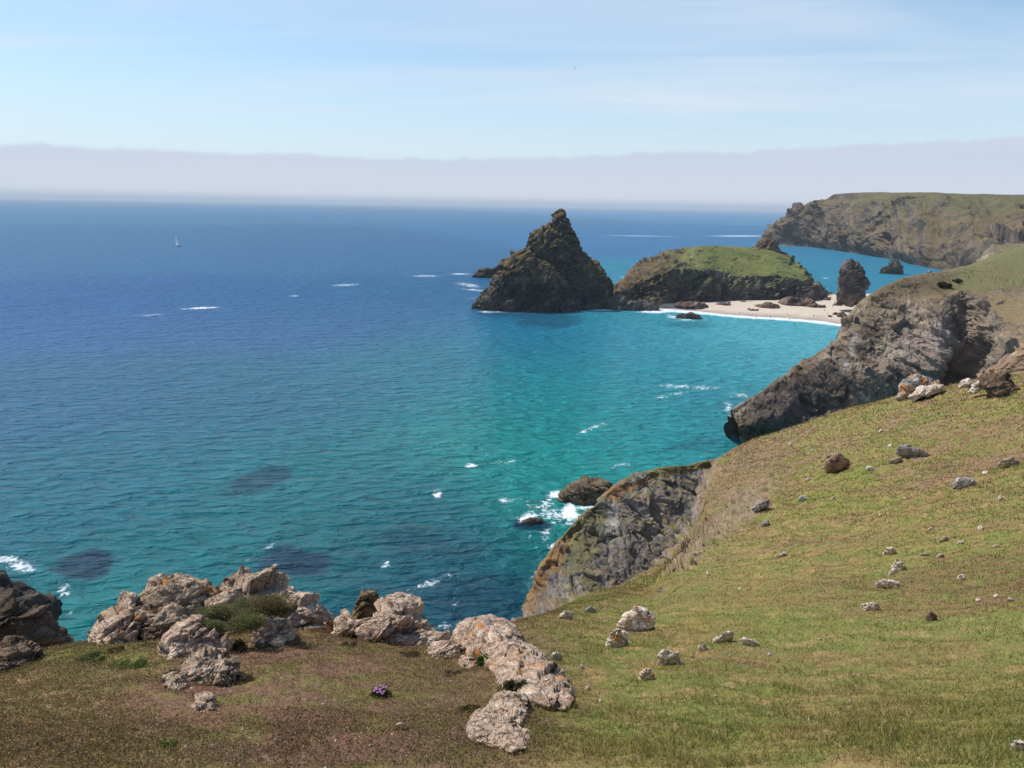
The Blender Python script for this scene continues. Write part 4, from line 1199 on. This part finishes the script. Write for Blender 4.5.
bl = ~isflake
pb, db, ib = bp_[bl], bd[bl], bi[bl]
hh = np.maximum(rng.uniform(0.025, 0.075, len(pb)), rng.uniform(1.0, 2.6, len(pb)) * db / F)
clump = fbm(pb * 1.3, 2, 950)
hh *= 0.75 + 0.9 * np.clip(clump, -0.3, 0.7)
ww = np.maximum(0.0035, 0.42 * db / F)
cb = GC[ib] * rng.uniform(0.75, 1.45, (len(pb), 1))
rv = rng.random(len(pb))
cb = np.where((rv < 0.14)[:, None], lin(176, 154, 108) * rng.uniform(0.6, 1.1, (len(pb), 1)), cb)
cb = np.where(((rv > 0.86) & (clump > 0))[:, None], lin(92, 112, 48) * rng.uniform(0.6, 1.2, (len(pb), 1)), cb)
v, tr, cc = tri_cloud('grass', pb - [0, 0, 0.006], hh, ww, 0.55, cb)
tag(link('grass', v, None, M_LEAF, colr=cc, tris=tr, smooth=False), kind='stuff')

# heath: dead heather twigs and tiny leaves
pf, df, i_f = bp_[isflake], bd[isflake], bi[isflake]
pf = np.repeat(pf, 2, 0) + rng.normal(0, 0.015, (len(pf) * 2, 3)) * [1, 1, 0]
df = np.repeat(df, 2); i_f = np.repeat(i_f, 2)
cl_ = fbm(pf * 2.2, 3, 955)
z0 = np.clip(rng.uniform(-0.004, 0.05, len(pf)) * (0.4 + 1.6 * np.clip(cl_ + 0.2, 0, 1)), -0.004, 0.1)
sz_ = np.maximum(rng.uniform(0.006, 0.016, len(pf)), rng.uniform(0.6, 1.5, len(pf)) * df / F)
u = rng.normal(0, 1, (len(pf), 3)); u /= np.linalg.norm(u, axis=1, keepdims=True)
w2_ = rng.normal(0, 1, (len(pf), 3)); w2_ /= np.linalg.norm(w2_, axis=1, keepdims=True)
q0 = pf + np.stack([0 * z0, 0 * z0, z0 + sz_ * 0.4], 1)
v = np.stack([q0 - u * sz_[:, None] * 0.6, q0 + u * sz_[:, None] * 0.6, q0 + w2_ * sz_[:, None]], 1).reshape(-1, 3)
pal = np.array([lin(88, 70, 52), lin(112, 92, 66), lin(66, 52, 42), lin(96, 90, 54), lin(128, 106, 84), lin(104, 74, 64), lin(150, 132, 108)])
pi_ = rng.choice(len(pal), len(pf), p=[.24, .2, .16, .17, .1, .09, .04])
pc = pal[pi_] * rng.uniform(0.75, 1.4, (len(pf), 1)) + 0.4 * GC[i_f]
tag(link('heath', v, None, M_LEAF, colr=np.repeat(pc, 3, 0), tris=np.arange(len(v)).reshape(-1, 3), smooth=False), kind='stuff')

# pebbles scattered over bare soil
OCT = np.array([[1, 0, 0], [-1, 0, 0], [0, 1, 0], [0, -1, 0], [0, 0, 1], [0, 0, -1]], float)
OF = np.array([[0, 2, 4], [2, 1, 4], [1, 3, 4], [3, 0, 4], [2, 0, 5], [1, 2, 5], [3, 1, 5], [0, 3, 5]])
wgt = np.clip(soilg * 1.0 + 0.25 * heathg + 0.05 * (ddg < 40) + 0.9 * screeg, 0, 1) * (ddg > 3)
cand = rng.integers(18 * ncg, 640 * ncg, 130000)
cand = cand[rng.random(len(cand)) < wgt[cand] * 0.11]
pp = flat_g[cand]; pd_ = ddg[cand]
ps = np.maximum(np.minimum(rng.gamma(2.0, 0.005, len(pp)) + 0.004, 0.021), 0.45 * pd_ / F)
v = (pp[:, None, :] + OCT[None] * (ps[:, None] * rng.uniform(0.6, 1.2, (len(pp), 6)))[:, :, None]).reshape(-1, 3)
tr = (OF[None] + (np.arange(len(pp)) * 6)[:, None, None]).reshape(-1, 3)
pcol = np.array([lin(200, 178, 156), lin(170, 146, 124), lin(220, 210, 196), lin(140, 122, 108)])[rng.integers(0, 4, len(pp))]
tag(link('gravel', v, None, M_ROCK_NEAR, colr=np.repeat(pcol, 6, 0), tris=tr, smooth=False), kind='stuff')

# small yellow flowers (vetch) in drifts on the slope
pxg, pyg = project(flat_g)
pxs, pys = pxg, pyg
dr = np.clip(blob(720, 610, 90, 26, -30) + blob(880, 560, 90, 40, -20) + 0.7 * blob(960, 470, 70, 30) + 0.5 * blob(820, 620, 200, 60) + 0.4 * blob(900, 420, 100, 30), 0, 1) * sm(-0.05, 0.35, fbm(flat_g * 0.6, 3, 960))
cand = rng.integers(120 * ncg, 620 * ncg, 160000)
cand = cand[(rng.random(len(cand)) < dr[cand] * 0.16)]
pp = flat_g[cand] + np.stack([np.zeros(len(cand)), np.zeros(len(cand)), 0.03 + 0.3 * ddg[cand] / F], 1)
ps = np.maximum(0.008, 0.5 * ddg[cand] / F)
v = (pp[:, None, :] + OCT[None] * (ps[:, None] * rng.uniform(0.5, 1.1, (len(pp), 6)))[:, :, None]).reshape(-1, 3)
tr = (OF[None] + (np.arange(len(pp)) * 6)[:, None, None]).reshape(-1, 3)
yc = np.array([lin(186, 150, 40), lin(196, 164, 70), lin(170, 120, 50)])[rng.integers(0, 3, len(pp))]
tag(link('yellow_flowers', v, None, M_LEAF, colr=np.repeat(yc, 6, 0), tris=tr, smooth=False), kind='stuff')

# ------------------------------------------------------------------ bushes
def tube(p0, p1, r0, r1, k=5):
    p0, p1 = np.array(p0), np.array(p1)
    d = p1 - p0; d = d / np.linalg.norm(d)
    a = np.cross(d, [0.31, 0.52, 0.8]); a /= np.linalg.norm(a); b = np.cross(d, a)
    th = np.linspace(0, 2 * math.pi, k, endpoint=False)
    ring = np.cos(th)[:, None] * a + np.sin(th)[:, None] * b
    return np.vstack([p0 + ring * r0, p1 + ring * r1]), grid_faces(2, k, True)


def join(parts):
    vs_, qs, o = [], [], 0
    for v_, q_ in parts:
        vs_.append(v_); qs.append(q_ + o); o += len(v_)
    return np.vstack(vs_), np.vstack(qs)


M_TWIG = plain_mat('twig', lin(86, 66, 50), 0.9)


def bush(name, label, cat, c, rx, ry, rz, n_, cols, leaf, seed, toward=None, group=None):
    """mound of leaves on twigs: c is its base centre; rx across the view, ry along it, rz up"""
    r = np.random.default_rng(seed)
    c = np.array(c, float)
    e = empty(name, c)
    tag(e, label, cat, group)
    f = np.array([c[0], c[1], 0]); f /= np.linalg.norm(f); s = np.array([f[1], -f[0], 0])
    nsub = 14
    th = r.uniform(0, 2 * math.pi, nsub); rr_ = np.sqrt(r.random(nsub)) * 0.75
    sub = np.stack([np.cos(th) * rr_, np.sin(th) * rr_, r.uniform(0.1, 0.6, nsub) * (1 - rr_ * 0.6)], 1)
    k = r.integers(0, nsub, n_)
    d = r.normal(0, 1, (n_, 3)); d /= np.linalg.norm(d, axis=1, keepdims=True)
    q = sub[k] + d * (0.30 * r.random(n_) ** 0.4 * r.uniform(0.7, 1.15, nsub)[k])[:, None]
    q[:, 2] = np.abs(q[:, 2])
    slope_ = toward if toward is not None else np.zeros(3)
    p = c + q[:, :1] * rx * s + q[:, 1:2] * (ry * f + slope_) + q[:, 2:3] * np.array([0, 0, rz])
    u = r.normal(0, 1, (n_, 3)); u /= np.linalg.norm(u, axis=1, keepdims=True)
    w_ = r.normal(0, 1, (n_, 3)) + [0, 0, 0.8]; w_ /= np.linalg.norm(w_, axis=1, keepdims=True)
    L = (leaf * r.uniform(0.6, 1.3, n_))[:, None]
    v = np.stack([p - u * L * 0.35, p + u * L * 0.35, p + w_ * L], 1).reshape(-1, 3)
    pal = np.array([lin(*x) for x in cols])
    base = pal[(r.integers(0, len(pal), nsub))[k]] * 0.5 + pal[r.integers(0, len(pal), n_)] * 0.5
    cc = np.repeat(base * r.uniform(0.75, 1.25, (n_, 1)), 3, 0)
    link('foliage', v, None, M_LEAF, parent=e, colr=np.clip(cc * 1.25, 0, 1), tris=np.arange(len(v)).reshape(-1, 3), smooth=False, origin=c)
    tb = []
    for i in range(nsub):
        t_ = c + sub[i, 0] * rx * s + sub[i, 1] * (ry * f + slope_) + sub[i, 2] * np.array([0, 0, rz])
        b_ = c + (t_ - c) * [0.35, 0.35, 0] - [0, 0, 0.02 * rz]
        tb.append(tube(b_, t_, 0.02 * rz, 0.008 * rz))
    v, q = join(tb)
    link('stems', v, q, M_TWIG, parent=e, origin=c)
    return e


HC = [(112, 114, 72), (92, 88, 58), (134, 124, 84), (104, 84, 64), (124, 130, 86)]
d_ = gd(245, 652)
c0 = P(246, 632, d_ + 0.35)
bush('heather_bush', 'wide olive and brown heather bush spreading over the pale cracked slab', 'bush', c0 + np.array([0, 0, 0.12]), 0.85, 0.45, 0.5, 38000, HC, 0.02, 3)
c0 = P(485, 664, gd(485, 664) - 0.25)
bush('leafy_plant', 'small bright green plant tucked against the left side of the ribbed slab', 'plant', c0, 0.15, 0.10, 0.2, 3000, [(70, 104, 40), (88, 120, 50), (60, 84, 40)], 0.025, 5)
c0 = P(513, 692, gd(513, 692) - 0.25)
bush('dwarf_shrub', 'dark grey green shrub in front of the foot of the ribbed slab', 'shrub', c0, 0.17, 0.12, 0.22, 4000, [(66, 70, 46), (84, 84, 60), (56, 54, 40)], 0.018, 6)
c0 = P(212, 655, gd(222, 652) - 0.1)
bush('heather_tuft', 'dark heather tuft under the left end of the heather bush', 'shrub', P(238, 650, gd(238, 652)), 0.18, 0.12, 0.2, 3500, [(64, 58, 44), (86, 76, 52)], 0.016, 8)
c0 = P(145, 650, gd(145, 652))
bush('leafy_plant', 'green leafy tuft at the foot of the pinkish sloping outcrop slab', 'plant', P(128, 668, gd(128, 668)), 0.22, 0.16, 0.12, 3500, [(92, 112, 52), (110, 120, 66), (80, 92, 48)], 0.02, 9)
bush('leafy_plant', 'grey green tuft left of the leafy tuft on the cliff edge turf', 'plant', P(88, 662, gd(88, 662)), 0.22, 0.16, 0.10, 3000, [(102, 108, 66), (88, 98, 56)], 0.02, 10)
bush('leafy_plant', 'low green tuft in brown heath near the bottom edge', 'plant', P(165, 748, gd(165, 748)), 0.09, 0.07, 0.05, 1500, [(96, 110, 54), (112, 118, 66)], 0.014, 11)
hb = BVHTree.FromPolygons([Vector(p) for p in headf], [tuple(q) for q in head_q.tolist()])


def on_head(px, py):
    h = hb.ray_cast(Vector(CAM), Vector(ray(px, py)))
    return P(px, py, 262) if h[0] is None else np.array(h[0])
for px, py, s_, lb in ((944, 287, 2.2, 'dark gorse bush on the brow of the headland, the larger of two'), (957, 282.5, 1.5, 'small dark gorse bush right of the larger one on the headland brow')):
    bush('gorse_bush', lb, 'bush', on_head(px, py), s_, s_ * 0.8, s_ * 0.85, 2500, [(58, 58, 36), (72, 70, 42), (46, 44, 30)], 0.45, int(px), group='gorse on the headland')

for px, py, r_, h_, lb in ((150, 648, .16, .10, 'low heather tuft in the dark hollow of the lichened outcrop'), (170, 676, .14, .09, 'low heather tuft left of the half buried tan rock'),
                           (240, 682, .17, .10, 'low heather tuft right of the half buried tan rock'), (300, 648, .20, .10, 'low heather tuft at the foot of the broad pale slab'),
                           (350, 646, .16, .09, 'low heather tuft at the left foot of the middle ridge slab'), (410, 656, .18, .10, 'low heather tuft at the right foot of the middle ridge slab'),
                           (452, 676, .15, .09, 'low heather tuft below the blocky pale boulder'), (470, 712, .13, .08, 'low heather tuft above the low knobbly rock'), (112, 652, .16, .08, 'low heather tuft at the left foot of the pinkish sloping slab')):
    bush('heather_tuft', lb, 'shrub', P(px, py, gd(px, py)), r_, r_ * 0.6, h_, 2600, [(104, 88, 62), (84, 72, 52), (110, 104, 66)], 0.016, int(px), group='heather tufts along the outcrops')

# sea thrift
tc = P(381, 697, gd(381, 697))
e = empty('thrift_clump', tc)
tag(e, 'clump of pink thrift in flower in the brown heath', 'flower')
r = np.random.default_rng(12)
n_ = 1600
a = r.uniform(0, 2 * math.pi, n_); rr_ = np.sqrt(r.random(n_)) * 0.10
p = tc + np.stack([np.cos(a) * rr_, np.sin(a) * rr_, 0.035 * (1 - (rr_ / 0.1) ** 2) * r.random(n_)], 1)
out = np.stack([np.cos(a) * rr_ * 4, np.sin(a) * rr_ * 4, np.full(n_, 0.7)], 1) + r.normal(0, .25, (n_, 3))
u = r.normal(0, 1, (n_, 3)); u /= np.linalg.norm(u, axis=1, keepdims=True)
v = np.stack([p - u * .003, p + u * .003, p + out * 0.05], 1).reshape(-1, 3)
cc = np.repeat(np.array([lin(70, 76, 44), lin(56, 56, 36), lin(90, 84, 54)])[r.integers(0, 3, n_)], 3, 0)
link('foliage', v, None, M_LEAF, parent=e, colr=cc, tris=np.arange(len(v)).reshape(-1, 3), smooth=False, origin=tc)
M_PINK = plain_mat('thrift petals', lin(184, 128, 178), 0.8, var=0.4, scale=120)
stm = []
ga = np.linspace(0, math.pi, 7); gb = np.linspace(0, 2 * math.pi, 9, endpoint=False)
for k in range(13):
    a = k * 2.4; rr_ = 0.055 * math.sqrt(k / 13.0)
    b_ = tc + [math.cos(a) * rr_ * 0.4, math.sin(a) * rr_ * 0.4, 0.02]
    h_ = tc + [math.cos(a) * rr_ * 1.3, math.sin(a) * rr_ * 1.3, 0.085 + r.uniform(-.012, .02)]
    stm.append(tube(b_, h_, 0.0012, 0.001))
    R0 = r.uniform(0.011, 0.015)
    sp = np.stack([np.sin(ga)[:, None] * np.cos(gb), np.sin(ga)[:, None] * np.sin(gb), 0.75 * np.cos(ga)[:, None] * np.ones(9)], -1).reshape(-1, 3)
    sp = sp * (R0 * (1 + 0.22 * r.uniform(-1, 1, len(sp))))[:, None]
    link('flower_head', h_ + sp, grid_faces(7, 9, True), M_PINK, parent=e, origin=h_, smooth=False)
v, q = join(stm)
link('stems', v, q, M_TWIG, parent=e, origin=tc)

# ------------------------------------------------------------------ people
def body_mesh(joints, bones, radii):
    me = bpy.data.meshes.new('person_base')
    me.from_pydata(joints, bones, [])
    ob = bpy.data.objects.new('person_base', me); col.objects.link(ob)
    ob.modifiers.new('s', 'SKIN'); sb = ob.modifiers.new('b', 'SUBSURF'); sb.levels = 1; sb.render_levels = 1
    for i, rd_ in enumerate(radii):
        me.skin_vertices[0].data[i].radius = rd_ if isinstance(rd_, tuple) else (rd_, rd_)
    me.skin_vertices[0].data[0].use_root = True
    ev = ob.evaluated_get(bpy.context.evaluated_depsgraph_get())
    m2 = bpy.data.meshes.new_from_object(ev)
    bpy.data.objects.remove(ob)
    v = np.array([x.co[:] for x in m2.vertices]); fs = [tuple(p.vertices) for p in m2.polygons]
    bpy.data.meshes.remove(m2)
    return v, fs


bn = [(0, 1), (1, 2), (2, 3), (3, 4), (2, 5), (5, 6), (6, 7), (2, 8), (8, 9), (9, 10), (0, 11), (11, 12), (12, 13), (13, 14), (0, 15), (15, 16), (16, 17), (17, 18)]
rd_ = [(.15, .11), (.15, .11), (.16, .10), .055, (.085, .10), .06, .045, .035, .06, .045, .035, .085, .065, .045, .04, .085, .065, .045, .04]
STAND = [(0, 0, .95), (0, 0, 1.15), (0, 0, 1.38), (0, 0, 1.5), (0, .02, 1.63), (.2, 0, 1.38), (.25, .02, 1.1), (.26, .08, .84), (-.2, 0, 1.38), (-.25, -.02, 1.1), (-.26, .06, .84),
         (.1, 0, .88), (.11, .02, .48), (.11, -.02, .08), (.11, .14, .04), (-.1, 0, .88), (-.11, .01, .48), (-.11, -.03, .08), (-.11, .13, .04)]
WALK = [(0, 0, .95), (0, .02, 1.15), (0, .04, 1.38), (0, .05, 1.5), (0, .08, 1.63), (.2, .04, 1.38), (.25, -.1, 1.12), (.24, -.08, .86), (-.2, .04, 1.38), (-.25, .12, 1.12), (-.24, .28, .92),
        (.1, 0, .88), (.11, .2, .5), (.11, .26, .08), (.11, .4, .06), (-.1, 0, .88), (-.11, -.12, .48), (-.11, -.34, .12), (-.11, -.24, .03)]
SWIM = [(0, 0, .95), (0, .02, 1.15), (0, .04, 1.38), (0, .05, 1.5), (0, .07, 1.63), (.2, .06, 1.38), (.42, .22, 1.25), (.5, .45, 1.22), (-.2, .06, 1.38), (-.42, .2, 1.25), (-.45, .45, 1.2),
        (.1, 0, .88), (.12, .1, .5), (.13, -.1, .15), (.13, .0, .08), (-.1, 0, .88), (-.12, -.1, .5), (-.13, -.25, .15), (-.13, -.15, .06)]
BODY = {'stand': body_mesh(STAND, bn, rd_), 'walk': body_mesh(WALK, bn, rd_), 'swim': body_mesh(SWIM, bn, rd_)}
SKIN, HAIR = lin(200, 150, 124), lin(60, 44, 34)
M_CLOTH = vcol_mat('skin and cloth', 30, 0.1, 0.004, 40, 0.8, 0.2)


def person(label, p, pose, shirt, legs, face, sink=0.0, group='people on the beach', cat='person'):
    v, fs = BODY[pose]
    ca, sa = math.cos(face), math.sin(face)
    z = v[:, 2]
    c = np.tile(SKIN, (len(v), 1))
    c[(z < 1.46) & (z > 0.92)] = lin(*shirt)
    c[(z <= 0.92) & (z > 0.45)] = lin(*legs)
    arm = (np.abs(v[:, 0]) > 0.22) & (z < 1.3) & (z > 0.7)
    c[arm] = SKIN
    c[(z > 1.66) | ((z > 1.56) & (v[:, 1] < 0.02))] = HAIR
    vv = np.stack([v[:, 0] * ca - v[:, 1] * sa, v[:, 0] * sa + v[:, 1] * ca, z - sink], 1) + np.array(p)
    me = bpy.data.meshes.new('person')
    o = np.array([p[0], p[1], p[2]])
    me.from_pydata((vv - o).tolist(), [], fs)
    at = me.color_attributes.new('Col', 'FLOAT_COLOR', 'POINT')
    k4 = np.ones((len(v), 4), np.float32); k4[:, :3] = c
    at.data.foreach_set('color', k4.ravel())
    me.polygons.foreach_set('use_smooth', np.ones(len(fs), bool))
    me.materials.append(M_CLOTH)
    ob = bpy.data.objects.new('person', me); ob.location = o
    col.objects.link(ob)
    return tag(ob, label, cat, group)


bb = BVHTree.FromPolygons([Vector(p) for p in beachf], [tuple(q) for q in beach_q.tolist()])


def on_beach(px, py):
    h = bb.ray_cast(Vector(CAM), Vector(ray(px, py)))
    q = Pz(px, py, 0.0) if h[0] is None else np.array(h[0])
    if q[2] < 0: q = Pz(px, py, 0.0)
    return q
for lb, x, y, pose, sh, lg, fa, sk in (
    ('person in dark clothes standing alone on the sand left of the dark ramp', 764.3, 307, 'stand', (50, 50, 60), (40, 40, 48), 1.0, 0),
    ('person in a dark wetsuit wading in surf in front of the rounded brown boulder', 770.5, 318.4, 'stand', (36, 38, 46), (36, 38, 46), 2.6, .45),
    ('person wading in the surf below the flat rock platform, leftmost of the bathers', 739.8, 314.5, 'walk', (60, 60, 70), (170, 120, 100), 0.3, .4),
    ('person in pale clothes wading between the two dark wetsuit bathers left of the ramp', 756, 318.2, 'stand', (150, 150, 160), (180, 130, 110), 3.0, .5),
    ('person walking along the wet sand under the dark ramp', 787.5, 315.3, 'walk', (90, 60, 60), (60, 56, 60), 1.6, 0),
    ('person in dark swimwear wading just off the wet sand', 789.3, 320, 'stand', (190, 140, 118), (40, 40, 60), 2.8, .4),
    ('person in black standing waist deep furthest out from the wet sand', 794.5, 324.2, 'stand', (34, 36, 44), (34, 36, 44), 3.1, .75),
    ('person in dark clothes standing upright in the middle of the pale wet sand', 813.4, 317, 'stand', (48, 60, 66), (44, 52, 60), 0.2, 0),
    ('person in red walking on the sand left of the three small boulders', 824.5, 311.6, 'walk', (120, 50, 46), (50, 50, 60), -0.9, 0),
    ('person in white crouched low beside the three small boulders', 827.2, 314.4, 'stand', (210, 206, 200), (70, 76, 96), 0.8, 0),
    ('person in brown standing on the upper sand near the blunt stack', 834.7, 303.4, 'stand', (96, 70, 52), (60, 54, 50), 2.2, 0),
    ('person in blue walking down the sand below the blunt stack', 832.5, 307.4, 'walk', (60, 84, 120), (54, 58, 70), 3.1, 0)):
    lb = lb.replace('crouched low', 'standing')
    person(lb, on_beach(x, y), pose, sh, lg, fa, sk)
for lb, x, y in (('swimmer in a dark wetsuit out in the turquoise bay, right of a pair', 754.2, 345.5), ('swimmer with only head and shoulders showing, left of the bay pair', 750.0, 345.8),
                 ('swimmer nearest the headland in the turquoise shallows', 818.5, 339.5), ('swimmer close inshore left of the ramp, head above water', 775.2, 324)):
    person(lb, Pz(x, y, 0), 'swim', (30, 34, 42), (30, 34, 42), 0.4, 1.22, group='swimmers in the bay', cat='swimmer')
for lb, x, y, sh, lg in (('walker in a white top on the headland brow above the inlet', 928.0, 273.2, (236, 232, 226), (90, 80, 84)), ('walker in a dark top beside the one in white on the headland brow', 930.6, 273.2, (60, 40, 44), (50, 50, 56))):
    person(lb, on_head(x, y + 1.5), 'walk', sh, lg, 1.2, 0.05, group='walkers on the headland', cat='walker')

# ------------------------------------------------------------------ sailing boat
sp = Pz(178.6, 246.3, 0.0)
e = empty('sailing_boat', sp)
tag(e, 'lone white sailing boat far out on the open sea', 'sailing boat')
hdg = math.atan2(sp[0], sp[1]) - R(30)          # sails away from the viewer
fw = np.array([math.sin(hdg), math.cos(hdg), 0]); sd_ = np.array([fw[1], -fw[0], 0]); upv = np.array([0, 0, 1.0])
upv = upv - 0.2 * sd_; upv /= np.linalg.norm(upv)     # heeled to the left
B = lambda a, b, c_: sp + fw * a + sd_ * b + upv * c_
hg = []
for a in np.linspace(-5, 5.2, 15):
    k = max(0.02, (1 - (max(a, 0) / 5.25) ** 2.2)) * (0.8 + 0.2 * min(1, (a + 5) / 4))
    hg.append([B(a, bx * 1.65 * k, zz + 0.04 * max(a, 0)) for bx, zz in ((0, -0.5), (.55, -.3), (.9, .3), (1, 1.0), (.85, 1.06), (0, 1.12), (-.85, 1.06), (-1, 1.0), (-.9, .3), (-.55, -.3))])
hg = np.array(hg)
v = hg.reshape(-1, 3); q = grid_faces(15, 10, True)
cap = np.array([[0, 1, 2, 3], [0, 3, 4, 5], [0, 5, 6, 7], [0, 7, 8, 9]])
link('hull', v, np.vstack([q, cap, cap + 140]), plain_mat('dark hull paint', lin(60, 84, 120), 0.3, 0.5, 0.05), parent=e, origin=sp)
v, q = tube(B(0.8, 0, 1.0), B(0.8, 0, 14.5), 0.09, 0.06, 8)
link('mast', v, q, plain_mat('mast alloy', lin(190, 192, 196), 0.4), parent=e, origin=sp)
v, q = tube(B(0.8, 0, 2.2), B(-3.6, -1.4, 2.3), 0.07, 0.06, 6)
link('boom', v, q, bpy.data.materials['mast alloy'], parent=e, origin=sp)
M_SAIL = plain_mat('sail cloth', (0.8, 0.8, 0.78), 0.8, 0.1, 0.04, 2)


def sail(name, luff0, luff1, clew, belly):
    luff0, luff1, clew = map(np.array, (luff0, luff1, clew))
    gr = []
    for side in (0.02, -0.02):
        for i in np.linspace(0, 1, 9):
            l = luff0 + (luff1 - luff0) * i; k_ = clew + (luff1 - clew) * i
            gr.append([B(*(l + (k_ - l) * j)) + sd_ * (-belly * math.sin(math.pi * j) * (1 - i) + side) for j in np.linspace(0, 1, 7)])
    gr = np.array(gr)
    v = gr.reshape(-1, 3); a = grid_faces(9, 7); b_ = grid_faces(9, 7, base=63)[:, ::-1]
    rim = [[i * 7 + 6, (i + 1) * 7 + 6, 63 + (i + 1) * 7 + 6, 63 + i * 7 + 6] for i in range(8)] + [[j, j + 1, 63 + j + 1, 63 + j] for j in range(6)]
    link(name, v, np.vstack([a, b_, rim]), M_SAIL, parent=e, origin=sp)
sail('mainsail', (0.7, 0, 2.4), (0.7, 0, 14.2), (-3.5, -1.4, 2.5), 0.5)
sail('headsail', (4.9, 0, 1.4), (0.95, 0, 13.0), (0.2, -1.5, 1.9), 0.6)

# ------------------------------------------------------------------ gull
bp0 = P(575.4, 68.2, 190)
e = empty('gull', bp0)
tag(e, 'lone gull gliding high in the pale blue sky', 'bird')
f0_ = np.array([0.25, 0.97, 0.0]); s0 = np.array([0.97, -0.25, 0]); u0_ = np.array([0, 0, 1.0])
s0 = s0 * 0.55 + u0_ * 0.83; u0_ = np.cross(s0, f0_)     # banking steeply
ga = np.linspace(0, 1, 13); prof = np.array([.01, .035, .055, .06, .075, .09, .095, .09, .08, .065, .045, .03, .012])
th = np.linspace(0, 2 * math.pi, 10, endpoint=False)
v = np.array([[bp0 + f0_ * (0.3 - 0.62 * a) + s0 * (math.cos(t_) * r_) + u0_ * (math.sin(t_) * r_ * (0.5 if a > .9 else .9)) for t_ in th] for a, r_ in zip(ga, prof)]).reshape(-1, 3)
M_GULL = plain_mat('gull feathers', lin(120, 122, 128), 0.8)
link('body', v, grid_faces(13, 10, True), M_GULL, parent=e, origin=bp0)
for sg in (1, -1):
    gr = []
    for k in (1, -1):
        for x in np.linspace(0.04, 0.66, 9):
            ch = 0.16 * (1 - (x / 0.70) ** 2) + 0.02
            y0_ = 0.10 - 0.28 * max(0, x - 0.3) + 0.1 * min(x, .3)
            gr.append([bp0 + s0 * sg * x + f0_ * (y0_ - ch * j) + u0_ * (0.12 * math.sin(x / 0.66 * 2.2) + k * 0.012 * math.sin(math.pi * (0.1 + 0.8 * j))) for j in np.linspace(0, 1, 5)])
    v = np.array(gr).reshape(-1, 3)
    a = grid_faces(9, 5); b_ = grid_faces(9, 5, base=45)[:, ::-1]
    link('wing', v, np.vstack([a, b_]), M_GULL, parent=e, origin=bp0)

# ------------------------------------------------------------------ air
bpy.ops.mesh.primitive_cube_add(size=1)
hz = bpy.context.object
hz.name = 'haze'
hz.scale = (66000, 66000, 112)
hz.location = (0, 0, 47)
hz['kind'] = 'stuff'
mh, t = new_mat('haze')
pv = t.n('ShaderNodeVolumePrincipled', {'Color': (0.84, 0.92, 1.0, 1), 'Density': 0.000075, 'Anisotropy': 0.0})
t.n('ShaderNodeOutputMaterial', {'Volume': pv.outputs[0]})
hz.data.materials.append(mh)

sc = scene.cycles
sc.use_denoising = True
sc.denoiser = 'OPENIMAGEDENOISE'
sc.denoising_input_passes = 'RGB_ALBEDO_NORMAL'
sc.denoising_prefilter = 'ACCURATE'
sc.volume_bounces = 0
sc.max_bounces = 6
sc.sample_clamp_indirect = 6
scene.render.film_transparent = False
